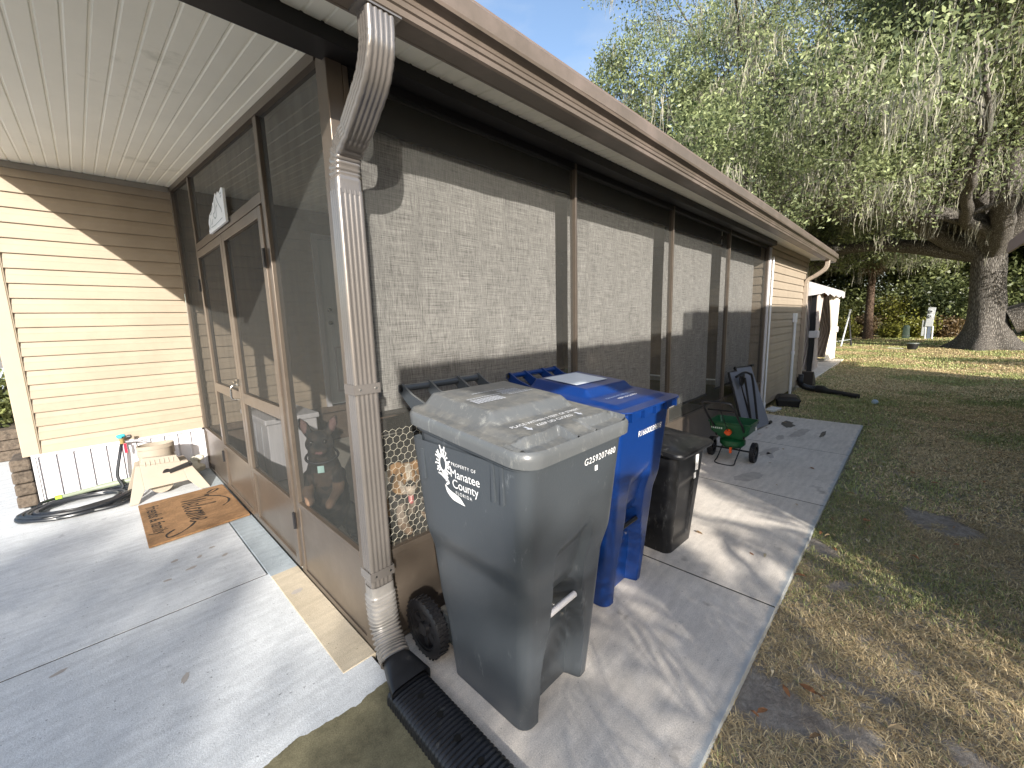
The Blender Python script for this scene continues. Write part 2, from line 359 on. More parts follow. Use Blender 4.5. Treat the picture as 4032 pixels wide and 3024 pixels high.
# long side: kick plates, rails, screens
xs = [(XW+.086, 2.25), (2.276, 3.725), (3.751, 5.275), (5.301, 6.93)]
for i, (a, c) in enumerate(xs):
    MB().box(a, YW+.004, .0, c, YW+.018, .425).build('kick_plate', m_bronze, house)
    b = MB(); b.box(a, YW-.004, .425, c, YW+.045, .452); b.box(a, YW-.002, 0.001, c, YW+.004, .022); b.build('rail', m_bronze, house, bevel=.002)
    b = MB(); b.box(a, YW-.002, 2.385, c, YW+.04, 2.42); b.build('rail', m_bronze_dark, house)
    b = MB(); b.quad((a, YW+.02, .452), (c, YW+.02, .452), (c, YW+.02, 2.385), (a, YW+.02, 2.385)); b.build('screen_panel', m_screen2, house)
# end wall
def rail_y(y0, y1, z0, z1, parent=house, name='rail', d=.03, x=XW, m=m_bronze): return MB().box(x, y0, z0, x+d, y1, z1).build(name, m, parent, bevel=.002)
post(XW+.002, 2.475, XW+.045, 2.53, 0, zc(2.5)-.03); post(XW+.002, 4.372, XW+.045, 4.42, 0, zc(4.4)-.03)
post(XW, 5.235, XW+.045, 5.275, 0, zc(5.25)-.03)
b = MB(); b.loft([[(x, YW+.09, zc(YW+.09)-.045), (x, 5.28, zc(5.28)-.045), (x, 5.28, zc(5.28)-.002), (x, YW+.09, zc(YW+.09)-.002)] for x in (XW-.004, XW+.04)]); b.build('top_rail', m_bronze, house)
rail_y(2.53, 4.372, 2.113, 2.168)
for a, c in ((YW+.09, 2.475), (4.42, 5.235)):
    MB().box(XW+.008, a, 0, XW+.02, c, .425).build('kick_plate', m_bronze, house)
    rail_y(a, c, .425, .455); rail_y(a, c, .001, .03, x=XW+.001, d=.006)
def yscreen(y0, y1, z0, z1a, z1b, parent=house, x=XW+.022, name='screen_panel'):
    b = MB(); b.quad((x, y0, z0), (x, y1, z0), (x, y1, z1b), (x, y0, z1a)); return b.build(name, m_screen, parent)
yscreen(YW+.09, 2.475, .455, zc(YW+.09)-.045, zc(2.475)-.045); yscreen(4.42, 5.235, .455, zc(4.42)-.045, zc(5.235)-.045)
yscreen(2.53, 4.372, 2.168, zc(2.53)-.045, zc(4.372)-.045)
for y0, y1, hs in ((2.533, 3.445, 1), (3.452, 4.369, -1)):
    fr = MB(); s = .058
    fr.box(XW-.008, y0, .03, XW+.028, y0+s, 2.10); fr.box(XW-.008, y1-s, .03, XW+.028, y1, 2.10)
    for z0, z1 in ((2.045, 2.10), (.93, 1.005), (.415, .45), (.03, .07)): fr.box(XW-.008, y0+s, z0, XW+.028, y1-s, z1)
    d = fr.build('screen_door', m_bronze, house, bevel=.002)
    MB().box(XW+.006, y0+s, .07, XW+.014, y1-s, .415).build('kick_plate', m_bronze, d)
    yscreen(y0+s, y1-s, .45, .93, .93, d, XW+.01, 'door_screen'); yscreen(y0+s, y1-s, 1.005, 2.045, 2.045, d, XW+.01, 'door_screen')
    yh = y0 if hs == 1 else y1
    for z in (1.83, .33):
        b = MB(); b.box(XW-.014, yh-.012, z-.05, XW-.008, yh+.012, z+.05); b.smooth = True; b.tube([(XW-.016, yh, z-.05), (XW-.016, yh, z+.05)], .006, 8); b.build('hinge', m_black, d)
    if hs == -1:
        b = MB(); b.smooth = True; y = y0+.03
        b.box(XW-.022, y-.02, 1.05, XW-.008, y+.02, 1.10); b.tube(bez([(XW-.012, y, 1.06), (XW-.055, y, 1.05), (XW-.06, y+.005, 1.0), (XW-.055, y+.01, .96), (XW-.012, y+.01, .95)], 5), .006, 8); b.tube([(XW-.03, y+.0, 1.075), (XW-.03, y+.05, 1.08)], .007, 8)
        b.build('door_handle', m_chrome, d)
# chicken wire on the lower part of the first panel
b = MB(); s = .020; W3 = math.sqrt(3)*s; seen = set()
for j in range(0, 18):
    for i in range(0, 42):
        cx = .80+i*W3+(W3/2 if j % 2 else 0); cz = .47+j*1.5*s; ps = []
        for k in range(6):
            a = R(60*k+30); x = cx+s*math.cos(a); z = cz+s*math.sin(a); ps.append((x+.003*noise.noise((x*7, z*7, 1)), YW+.012, z+.004*noise.noise((x*9, 2, z*9))))
        for k in (0, 1, 2):
            p, q = ps[k], ps[(k+1) % 6]
            if max(p[0], q[0]) < 2.23 and min(p[2], q[2]) > .453: b.tube([p, q], .00075, 4, False)
b.build('chicken_wire', mat('galvanised_wire', (.62, .58, .48), .4, .4), house)
# dowel trim under the eave of the sided part, and conduits on the wall
b = MB(); b.smooth = True; b.tube([(7.12, 1.578, .02), (7.12, 1.578, 2.28)], .0125, 10); b.tube([(7.12, 1.578, .0), (7.12, 1.578, .12)], .019, 10); b.build('conduit', m_whitep, house)
b = MB(); b.smooth = True; b.tube([(8.86, 1.565, .0), (8.86, 1.565, 1.3)], .022, 10); b.box(8.80, 1.545, 1.30, 8.93, 1.595, 1.46); b.tube([(8.86, 1.565, .72), (8.86, 1.565, .78)], .03, 10); b.build('conduit', m_whitep, house)
# downspouts
def dsp_ring(c, t, wd, dp, ribs=True):
    """rounded rect section centred on c with tangent t in the yz plane; wd along x, ribbed outer face"""
    t = Vector(t).normalized(); n = Vector((0, t.z, -t.y)); 
    pts = []; r = .014
    def q(a, o): pts.append(Vector(c)+Vector((a, 0, 0))+n*o)
    hw, hd = wd/2, dp/2
    for k in range(5): a = R(180-22.5*k); q(-hw+r+r*math.cos(a), -hd+r-r*math.sin(a)) if False else None
    cor = [(-hw+r, -hd+r, 180), (hw-r, -hd+r, 270), (hw-r, hd-r, 0), (-hw+r, hd-r, 90)]
    for ci, (cx, cy, a0) in enumerate(cor):
        for k in range(5): a = R(a0+22.5*k); q(cx+r*math.cos(a), cy+r*math.sin(a))
        if ci == 0:
            m = 16
            for k in range(1, m): x = -hw+r+(2*hw-2*r)*k/m; q(x, -hd+(.0035*(.5-.5*math.cos(2*math.pi*4*k/m)) if ribs else 0))
        if ci == 1:
            m = 12
            for k in range(1, m): y = -hd+r+(2*hd-2*r)*k/m; q(hw-(.003*(.5-.5*math.cos(2*math.pi*3*k/m)) if ribs else 0), y)
        if ci == 3:
            m = 12
            for k in range(1, m): y = hd-r-(2*hd-2*r)*k/m; q(-hw+(.003*(.5-.5*math.cos(2*math.pi*3*k/m)) if ribs else 0), y)
    return pts
def downspout(x, yw, ztop, zbot, m, wd=.098, dp=.072, yo=1.268):
    yb = yw-.012-dp/2
    path = [(yo, ztop+.03), (yo, ztop-.09)]
    b = MB(); b.smooth = 50
    pts = []; 
    P = [Vector((x, yo, ztop+.02)), Vector((x, yo, ztop-.06)), Vector((x, yo+.008, ztop-.11)), Vector((x, yo+.042, ztop-.17)), Vector((x, yo+.11, ztop-.225)), Vector((x, yo+.18, ztop-.275)), Vector((x, yb-.03, ztop-.325)), Vector((x, yb-.004, ztop-.375)), Vector((x, yb, ztop-.42)), Vector((x, yb, ztop-.47))]
    C = bez(P, 7); rings = []
    for i, c in enumerate(C):
        t = C[min(i+1, len(C)-1)]-C[max(i-1, 0)]
        bend = (9 <= i <= 27) or (36 <= i <= 56); s = ((.07 if i > 30 else .03) if (bend and i % 3 == 0) else 0)
        rings.append(dsp_ring(c, -t, wd*(1-s), dp*(1-(s if i > 30 else 0)), ribs=i < 38))
    b.loft(rings, False, False)
    dn = b.build('downspout_elbow', m, house)
    b = MB(); b.smooth = 50; b.loft([dsp_ring((x, yb, z), (0, 0, 1), wd*1.04, dp*1.04) for z in (ztop-.455, zbot)], False, True)
    ds = b.build('downspout', m, house)
    b = MB(); b.box(x-wd/2-.018, yo-dp/2-.004, ztop-.010, x+wd/2+.018, yo+dp/2+.004, ztop-.004); b.build('outlet_flange', m, dn)
    return ds, yb
ds, ybn = downspout(.738, YW, 2.405, .30, m_down)
for z in (1.21, .42):
    b = MB(); b.box(0.738-.054, ybn-.042, z-.02, 0.738+.054, ybn-.0405, z+.02); b.box(.684, ybn-.0385, z-.02, .6855, YW, z+.02); b.box(.7905, ybn-.0385, z-.02, .792, YW, z+.02)
    b.smooth = False; b.build('strap', m_down, ds)
    for sx in (-.03, .035): b = MB(); b.smooth = True; b.tube([(0.738+sx, ybn-.0395, z), (0.738+sx, ybn-.044, z)], .005, 8); b.build('screw', m_chrome, ds)
ds2, yb2 = downspout(9.62, YW, 2.405, .22, mat('tan_downspout', (.36, .30, .24), .4, .2, var=.08), .09, .07)
# main porch interior floor, seen through the screens
# ------------------------------------------------------------------ setting
def concrete(name, c1, c2, stain=None, extra=None):
    m, nt, b = nodes(name); L = nt.links; N = nt.nodes.new
    tc = N('ShaderNodeTexCoord'); o = tc.outputs['Object']
    def nz(s, d=8, rg=.6):
        n = N('ShaderNodeTexNoise'); n.inputs['Scale'].default_value = s; n.inputs['Detail'].default_value = d; n.inputs['Roughness'].default_value = rg; L.new(o, n.inputs['Vector']); return n.outputs['Fac']
    def ramp(f, a, c, ca=(0, 0, 0), cb=(1, 1, 1)):
        r = N('ShaderNodeValToRGB'); r.color_ramp.elements[0].position = a; r.color_ramp.elements[1].position = c; r.color_ramp.elements[0].color = (*ca, 1); r.color_ramp.elements[1].color = (*cb, 1); L.new(f, r.inputs[0]); return r.outputs[0]
    def mix(f, a, c, mode='MIX'):
        x = N('ShaderNodeMix'); x.data_type = 'RGBA'; x.blend_type = mode
        for s, v in ((0, f), (6, a), (7, c)):
            if isinstance(v, (float, int)): x.inputs[s].default_value = v
            elif isinstance(v, tuple): x.inputs[s].default_value = (*v, 1)
            else: L.new(v, x.inputs[s])
        return x.outputs[2]
    base = ramp(nz(1.7), .3, .7, c1, c2)
    fine = ramp(nz(220, 2), .35, .7, (.78, .78, .78), (1.1, 1.1, 1.1)); base = mix(1., base, fine, 'MULTIPLY')
    mid = ramp(nz(22, 6, .7), .3, .75, (.88, .88, .88), (1.06, 1.06, 1.06)); base = mix(1., base, mid, 'MULTIPLY')
    spots = ramp(nz(7, 3, .5), .70, .76); base = mix(spots, base, tuple(x*.62 for x in c1)); specks = ramp(nz(75, 2, .4), .72, .75); base = mix(specks, base, tuple(x*.45 for x in c1)); base = mix(ramp(nz(.9, 12, .8), .52, .72), base, tuple(x*.74 for x in c1)); smp = N('ShaderNodeMapping'); smp.inputs['Scale'].default_value = (1.5, 9, 1); L.new(o, smp.inputs[0]); sn = N('ShaderNodeTexNoise'); sn.inputs['Scale'].default_value = 3; sn.inputs['Detail'].default_value = 8; L.new(smp.outputs[0], sn.inputs['Vector']); base = mix(1., base, ramp(sn.outputs['Fac'], .35, .65, (.90, .90, .90), (1.05, 1.05, 1.05)), 'MULTIPLY')
    if stain:   # unpainted, grimy strip toward the drain
        sx = N('ShaderNodeSeparateXYZ'); L.new(o, sx.inputs[0]); ad = N('ShaderNodeMath'); ad.operation = 'MULTIPLY_ADD'; L.new(nz(5, 5), ad.inputs[0]); ad.inputs[1].default_value = .10; L.new(sx.outputs['Y'], ad.inputs[2])
        f = N('ShaderNodeMath'); f.operation = 'LESS_THAN'; L.new(ad.outputs[0], f.inputs[0]); f.inputs[1].default_value = 1.50
        f2 = N('ShaderNodeMath'); f2.operation = 'GREATER_THAN'; L.new(sx.outputs['X'], f2.inputs[0]); f2.inputs[1].default_value = -4
        st = ramp(nz(9, 8, .75), .35, .65, stain, tuple(min(1, x*1.9) for x in stain)); st = mix(1., st, fine, 'MULTIPLY')
        base = mix(f.outputs[0], base, st)
    if extra == 'slab':
        sx = N('ShaderNodeSeparateXYZ'); L.new(o, sx.inputs[0])
        e = N('ShaderNodeMath'); e.operation = 'MULTIPLY_ADD'; L.new(nz(14, 5), e.inputs[0]); e.inputs[1].default_value = .06; L.new(sx.outputs['Y'], e.inputs[2])
        ed = ramp(e.outputs[0], .425, .445, (1, 1, 1), (0, 0, 0)); base = mix(ed, base, (.40, .42, .43))
        base = mix(ramp(nz(3.1, 4), .66, .73), base, tuple(x*.55 for x in c1))
    L.new(base, b.inputs['Base Color']); b.inputs['Roughness'].default_value = .85; b.inputs['Specular IOR Level'].default_value = .3
    bp = N('ShaderNodeBump'); bp.inputs['Strength'].default_value = .35; bp.inputs['Distance'].default_value = .004; L.new(nz(160, 3), bp.inputs['Height']); L.new(bp.outputs[0], b.inputs['Normal'])
    return m
m_floor = concrete('painted_concrete', (.65, .675, .69), (.74, .76, .77), stain=(.14, .125, .075))
m_slab = concrete('broom_concrete', (.70, .63, .55), (.80, .735, .655), extra='slab')
m_strip = concrete('old_concrete', (.50, .42, .30), (.66, .58, .45)); m_strip2 = concrete('painted_strip', (.36, .41, .44), (.44, .49, .52))
def struct(name, b, m, bevel=0., **k):
    o = b.build(name, m, None, bevel=bevel); o['kind'] = 'structure'; return o
# carport floor in cast sections with a joint in between
b = MB(); b.box(-14, 2.674, -.2, .564, 5.268, -.004); b.box(-14, -.7, -.2, .70, 2.664, -.004); b.box(-14, 5.276, -.2, -.535, 30, -.004)
struct('driveway', b, m_floor, bevel=.0015)
struct('driveway_joint', MB().box(-14, 2.660, -.2, .5645, 2.678, -.0058), mat('joint_dark', (.06, .055, .05), .9))
struct('threshold_strip', MB().box(.572, 1.618, -.2, .721, 2.62, .0), m_strip, bevel=.003)
struct('threshold_strip', MB().box(.572, 2.62, -.2, .721, 5.262, -.001), m_strip2, bevel=.003)
b = MB(); b.box(.74, YW+.03, -.1, 6.98, YS+.02, -.006); struct('porch_floor', b, mat('pale_floor', (.45, .43, .38), .7, var=.15, scale=2))
b = MB(); e = [.715, 2.235, 3.745, 5.29, 6.85]
for a, c in zip(e[:-1], e[1:]): b.box(a+.006, .385, -.2, c-.006, YW-.004, 0)
struct('path', b, m_slab, bevel=.002)
b = MB(); b.box(.72, .39, -.2, 6.84, YW-.004, -.0018); struct('path_bed', b, mat('joint_dirt', (.035, .03, .026), .9))
b = MB(); b.box(9.9, 1.56, -.15, 16.5, 7, -.01); struct('patio', b, m_slab, bevel=.01)
# damp stains and smudges on the concrete, thin sheets
m_damp = mat('damp_stain', (.10, .09, .08), .6, var=.4, scale=20); m_smudge = mat('muddy_smudge', (.42, .38, .34), .8, var=.1, scale=30); m_ring = mat('damp_edge', (.45, .405, .36), .8, var=.15, scale=12)
for i, (x, y, a, b_, rot, mm_) in enumerate([(6.35, 1.12, .20, .07, .2, m_damp), (5.95, .92, .26, .06, -.1, m_ring), (5.6, 1.05, .12, .04, .1, m_ring), (6.05, .70, .18, .025, 0, m_damp), (4.95, 1.02, .20, .05, -.2, m_ring), (4.02, .98, .17, .07, -.35, m_ring), (4.8, .98, .10, .03, .3, m_ring),
    (.20, 3.28, .022, .014, .5, m_smudge), (.32, 3.22, .020, .012, .9, m_smudge), (.26, 3.10, .030, .014, .2, m_smudge), (.40, 3.30, .018, .012, .1, m_smudge), (.44, 3.12, .022, .013, .7, m_smudge), (.14, 3.05, .02, .012, 0, m_smudge), (-.28, 2.55, .03, .012, .4, m_smudge), (.1, 2.1, .03, .012, 1.2, m_smudge), (-.1, 1.75, .02, .01, .2, m_damp), (.63, 2.35, .03, .02, .2, m_smudge)]):
    b = MB(); pts = []
    for k in range(40):
        an = 2*math.pi*k/40; rr_ = 1+.35*noise.noise((math.cos(an)*2+i*5, math.sin(an)*2, i))+.12*noise.noise((math.cos(an)*9, math.sin(an)*9, i)); px_, py_ = a*rr_*math.cos(an), b_*rr_*math.sin(an); pts.append((x+px_*math.cos(rot)-py_*math.sin(rot), y+px_*math.sin(rot)+py_*math.cos(rot), .0012 if y < 1.6 and x > .72 else (.0012 if x > .57 else -.0028)))
    b.quad(*pts); struct('damp_stain', b, mm_)
# one ground sheet with bare sand, dry and green patches; flat near the house
def ground_mat():
    m, nt, b = nodes('lawn_soil'); L = nt.links; N = nt.nodes.new; tc = N('ShaderNodeTexCoord'); o = tc.outputs['Object']
    def nz(s, d=8, rg=.65):
        n = N('ShaderNodeTexNoise'); n.inputs['Scale'].default_value = s; n.inputs['Detail'].default_value = d; n.inputs['Roughness'].default_value = rg; L.new(o, n.inputs['Vector']); return n.outputs['Fac']
    r = N('ShaderNodeValToRGB'); r.color_ramp.elements[0].position = .3; r.color_ramp.elements[1].position = .7
    r.color_ramp.elements[0].color = (.17, .14, .115, 1); r.color_ramp.elements[1].color = (.50, .45, .39, 1); L.new(nz(9, 12, .8), r.inputs[0])
    g = N('ShaderNodeValToRGB'); g.color_ramp.elements[0].position = .38; g.color_ramp.elements[1].position = .62
    g.color_ramp.elements[0].color = (.34, .255, .145, 1); g.color_ramp.elements[1].color = (.20, .21, .08, 1); L.new(nz(.6, 6), g.inputs[0])
    sx = N('ShaderNodeSeparateXYZ'); L.new(o, sx.inputs[0]); mr = N('ShaderNodeMapRange'); mr.inputs[1].default_value = 4; mr.inputs[2].default_value = 9; L.new(sx.outputs['X'], mr.inputs[0])
    x = N('ShaderNodeMix'); x.data_type = 'RGBA'; L.new(mr.outputs[0], x.inputs[0]); L.new(r.outputs[0], x.inputs[6]); L.new(g.outputs[0], x.inputs[7])
    f = N('ShaderNodeValToRGB'); f.color_ramp.elements[0].color = (.6, .6, .6, 1); f.color_ramp.elements[1].color = (1.3, 1.3, 1.3, 1); L.new(nz(60, 4), f.inputs[0])
    y = N('ShaderNodeMix'); y.data_type = 'RGBA'; y.blend_type = 'MULTIPLY'; y.inputs[0].default_value = 1; L.new(x.outputs[2], y.inputs[6]); L.new(f.outputs[0], y.inputs[7])
    L.new(y.outputs[2], b.inputs['Base Color']); b.inputs['Roughness'].default_value = .95; b.inputs['Specular IOR Level'].default_value = .1
    bp = N('ShaderNodeBump'); bp.inputs['Strength'].default_value = .8; bp.inputs['Distance'].default_value = .02; L.new(nz(35, 8, .8), bp.inputs['Height']); L.new(bp.outputs[0], b.inputs['Normal'])
    return m
def gz(x, y):
    """ground height: a few cm below the slabs, gently lumpy"""
    return -.042+.012*noise.noise((x*1.7, y*1.7, 0))+.010*noise.noise((x*5, y*5, 3))*(1 if x < 12 else 0)
V = []; F = []
gx = list(np.arange(-1, 12, .14))+list(np.linspace(12, 70, 60)); gy = list(np.linspace(-30, -6, 10))+list(np.arange(-5.5, 3, .14))+list(np.linspace(3.2, 60, 24))
for x in gx:
    for y in gy:
        z = gz(x, y)
        if y > .40 and x < 6.83 or (x > 9.9 and x < 16.5 and 1.6 < y < 7) or (y > 1.6 and x < 9.9): z = -.12
        V.append((x, y, z))
ny = len(gy)
for i in range(len(gx)-1):
    for j in range(ny-1): F.append((i*ny+j, (i+1)*ny+j, (i+1)*ny+j+1, i*ny+j+1))
k = len(V); B = 900
# skirt out to the horizon
V += [(gx[0], gy[0], -.06), (gx[-1], gy[0], -.06), (gx[-1], gy[-1], -.06), (gx[0], gy[-1], -.06), (-B, -B, -.3), (B, -B, -.3), (B, B, -.3), (-B, B, -.3)]
F += [(k+4, k+5, k+1, k), (k+5, k+6, k+2, k+1), (k+6, k+7, k+3, k+2), (k+7, k+4, k, k+3)]
g = np_mesh('ground', V, F, ground_mat(), smooth=True); g['kind'] = 'structure'
# grass blades: one mesh nobody could count
def blade_field(name, regions, m, label):
    Vs = []; Cs = []
    for (x0, x1, y0, y1, n, h, wdt, dry) in regions:
        x = rng.uniform(x0, x1, n); y = rng.uniform(y0, y1, n)
        # patches
        pn = np.array([noise.noise((a*1.3, c*1.3, 5))+.5*noise.noise((a*4, c*4, 9)) for a, c in zip(x, y)])
        gn = np.array([noise.noise((a*.75+20, c*.75, 1))+.5*noise.noise((a*2.3, c*2.3+7, 2)) for a, c in zip(x, y)])
        bare = .75*np.exp(-np.abs(.38-y)/.45)*np.clip((5.5-x)/2.5, 0, 1)
        keep = (pn > -.72+bare+.10*(x < 2)) | (x > 4.2) & ~((y > .375) & (x < 6.87)) & ~((x > 9.85) & (x < 16.6) & (y > 1.52)) & ~((y > 1.55) & (x < 16))
        keep |= ((np.abs(y-.36) < .05) & (x < 6.8) & (rng.uniform(0, 1, n) < .5) & (pn > -.1) & (y < .385))
        x, y, gn = x[keep], y[keep], gn[keep]; n = len(x)
        z = np.array([gz(a, c) for a, c in zip(x, y)])-.004
        hh = h*rng.uniform(.4, 1.25, n); a = rng.uniform(0, 2*np.pi, n); ln = rng.uniform(.3, 1.5, n)
        isdry = rng.uniform(0, 1, n) < np.clip(dry-gn*1.5, .08, .95)
        ln = np.where(isdry, ln+.8, ln); hh = np.where(isdry, hh*1.1, hh)
        dx, dy = np.cos(a), np.sin(a); ww = wdt*rng.uniform(.6, 1.3, n)
        px, py = -dy*ww, dx*ww
        tx = x+dx*hh*ln*.8; ty = y+dy*hh*ln*.8; tz = z+hh*np.clip(1-ln*.42, .12, 1)
        mx_, my_, mz = x+dx*hh*ln*.3, y+dy*hh*ln*.3, z+hh*.6*np.clip(1-ln*.25, .3, 1)
        P = np.stack([np.stack([x-px, y-py, z], 1), np.stack([x+px, y+py, z], 1), np.stack([mx_+px*.8, my_+py*.8, mz], 1), np.stack([mx_-px*.8, my_-py*.8, mz], 1), np.stack([tx+px*.15, ty+py*.15, tz], 1), np.stack([tx-px*.15, ty-py*.15, tz], 1)], 1)
        g1 = np.array([.08, .13, .03]); g2 = np.array([.24, .31, .08]); d1 = np.array([.26, .17, .075]); d2 = np.array([.60, .48, .28])
        t = rng.uniform(0, 1, n)[:, None]; fac = 1.2 if x0 < 4 else 1.6; g1 = np.array([.12, .135, .05])*fac; g2 = np.array([.30, .32, .12])*fac; d1 = np.array([.28, .20, .10])*fac; d2 = np.array([.60, .48, .28])*fac; c = np.where(isdry[:, None], d1+(d2-d1)*t, g1+(g2-g1)*t)  # blades past the near lawn brightened to stand in for light missing there
        Vs.append(P.reshape(-1, 3)); Cs.append(np.repeat(c, 6, axis=0))
    V = np.concatenate(Vs); C = np.concatenate(Cs); nb = len(V)//6
    i = np.arange(nb)[:, None]*6; F = np.concatenate([i+[0, 1, 2, 3], i+[3, 2, 4, 5]])
    o = np_mesh(name, V, F, m, col=C); return tag(o, label, 'grass', kind='stuff')
m_blade = col_mat('grass_blade', .6, 0, 20)
blade_field('grass', [(.8, 2.4, -1.4, .40, 62000, .032, .0015, .62), (2.4, 4.2, -1.6, .40, 70000, .034, .0019, .64), (4.2, 7, -2, .40, 46000, .040, .0032, .68), (6.86, 9.9, -2.4, 1.6, 46000, .038, .004, .68), (9.9, 15, -3.2, 1.6, 46000, .042, .006, .68), (15, 24, -5, 2.4, 40000, .05, .010, .70), (24, 34, -7, 6, 30000, .06, .018, .30)], m_blade, 'patchy lawn of short green and dry brown grass')
# fallen leaves on the lawn and slab
def leaf_litter():
    b = MB(); b.cols = []
    for i in range(250):
        if i < 150: x = rng.uniform(1.2, 7); y = rng.uniform(-1.2, .36)
        elif i < 235: x = rng.uniform(7, 14); y = rng.uniform(-1.6, 1.3)
        else: x = rng.uniform(2.6, 6.7); y = rng.uniform(.5, 1.5)
        z = (gz(x, y)+.03) if y < .385 or x > 6.85 else .003
        a = rng.uniform(0, 6.28); l = rng.uniform(.015, .035)*(1 if x < 7 else 1.5); wd = l*rng.uniform(.25, .45); c, s = math.cos(a), math.sin(a); h = rng.uniform(0, .012)
        pts = [(-l, 0, 0), (-l*.3, -wd, h), (l*.5, -wd*.8, h*.6), (l, 0, 0), (l*.5, wd*.8, h*.7), (-l*.3, wd, h)]
        b.add([(x+p*c-q*s, y+p*s+q*c, z+r_) for p, q, r_ in pts], [(0, 1, 2, 3, 4, 5)])
        cc = random.choice([(.30, .13, .05), (.42, .30, .16), (.22, .13, .06), (.5, .42, .28)]); b.cols += [cc]*6
    tag(b.build('fallen_leaves', col_mat('dry_leaf', .6, .1)), 'small dry brown leaves scattered over the lawn and slab', 'leaf litter', kind='stuff')
leaf_litter()
# ------------------------------------------------------------------ wheeled bins
def plastic(name, c, rough=.42, wear=(.3, .32, .33), amt=.72):
    m, nt, b = nodes(name); L = nt.links; N = nt.nodes.new; tc = N('ShaderNodeTexCoord'); o = tc.outputs['Object']
    n = N('ShaderNodeTexNoise'); n.inputs['Scale'].default_value = 3; n.inputs['Detail'].default_value = 8; L.new(o, n.inputs['Vector'])
    r = N('ShaderNodeValToRGB'); r.color_ramp.elements[0].color = (*[x*.85 for x in c], 1); r.color_ramp.elements[1].color = (*[x*1.2 for x in c], 1); L.new(n.outputs['Fac'], r.inputs[0])
    mp = N('ShaderNodeMapping'); mp.inputs['Scale'].default_value = (1, 1, .35); L.new(o, mp.inputs[0])
    s = N('ShaderNodeTexNoise'); s.inputs['Scale'].default_value = 26; s.inputs['Detail'].default_value = 10; s.inputs['Roughness'].default_value = .8; L.new(mp.outputs[0], s.inputs['Vector'])
    q = N('ShaderNodeValToRGB'); q.color_ramp.elements[0].position = amt-.1; q.color_ramp.elements[1].position = amt+.08; L.new(s.outputs['Fac'], q.inputs[0])
    mu = N('ShaderNodeMath'); mu.operation = 'MULTIPLY'; mu.inputs[1].default_value = .75; L.new(q.outputs[0], mu.inputs[0])
    x = N('ShaderNodeMix'); x.data_type = 'RGBA'; L.new(mu.outputs[0], x.inputs[0]); L.new(r.outputs[0], x.inputs[6]); x.inputs[7].default_value = (*wear, 1)
    # dusty upward faces
    g = N('ShaderNodeNewGeometry'); sp = N('ShaderNodeSeparateXYZ'); L.new(g.outputs['Normal'], sp.inputs[0])
    d = N('ShaderNodeTexNoise'); d.inputs['Scale'].default_value = 12; d.inputs['Detail'].default_value = 9; d.inputs['Roughness'].default_value = .75; L.new(o, d.inputs['Vector'])
    mr = N('ShaderNodeMapRange'); mr.inputs[1].default_value = .7; mr.inputs[2].default_value = 1; L.new(sp.outputs['Z'], mr.inputs[0])
    dr = N('ShaderNodeValToRGB'); dr.color_ramp.elements[0].position = .42; dr.color_ramp.elements[1].position = .68; L.new(d.outputs['Fac'], dr.inputs[0])
    dm = N('ShaderNodeMath'); dm.operation = 'MULTIPLY'; L.new(mr.outputs[0], dm.inputs[0]); L.new(dr.outputs[0], dm.inputs[1]); dm2 = N('ShaderNodeMath'); dm2.operation = 'MULTIPLY'; dm2.inputs[1].default_value = .03 if c[0] < .02 else .42; L.new(dm.outputs[0], dm2.inputs[0])
    y = N('ShaderNodeMix'); y.data_type = 'RGBA'; L.new(dm2.outputs[0], y.inputs[0]); L.new(x.outputs[2], y.inputs[6]); y.inputs[7].default_value = (.34, .31, .25, 1)
    L.new(y.outputs[2], b.inputs['Base Color']); b.inputs['Roughness'].default_value = rough
    bp = N('ShaderNodeBump'); bp.inputs['Strength'].default_value = .12; bp.inputs['Distance'].default_value = .003
    t = N('ShaderNodeTexNoise'); t.inputs['Scale'].default_value = 130; L.new(o, t.inputs['Vector']); L.new(t.outputs['Fac'], bp.inputs['Height']); L.new(bp.outputs[0], b.inputs['Normal'])
    return m
m_print = mat('white_print', (.85, .85, .85), .5, var=.02)
def rounded(hw, yf, yb, r, z, nf=40, nb=10, ns=8, D=None, rb=None):
    """closed section, front (-y) edge first, running +x"""
    pts = []; rb = rb or r
    for k in range(nf+1):
        x = -hw+r+(2*hw-2*r)*k/nf; pts.append((x, yf+(D(x, z) if D else 0), z))
    for k in range(1, 6): a = R(-90+18*k); pts.append((hw-r+r*math.cos(a), yf+r+r*math.sin(a), z))
    for k in range(1, ns+1): t = k/ns; pts.append((hw, yf+r+(yb-yf-r-rb)*t, z))
    for k in range(1, 6): a = R(18*k); pts.append((hw-rb+rb*math.cos(a), yb-rb+rb*math.sin(a), z))
    for k in range(1, nb+1): pts.append((hw-rb-(2*hw-2*rb)*k/nb, yb, z))
    for k in range(1, 6): a = R(90+18*k); pts.append((-hw+rb+rb*math.cos(a), yb-rb+rb*math.sin(a), z))
    for k in range(1, ns+1): t = k/ns; pts.append((-hw, yb-rb-(yb-yf-r-rb)*t, z))
    for k in range(1, 5): a = R(180+18*k); pts.append((-hw+r+r*math.cos(a), yf+r+r*math.sin(a), z))
    return pts
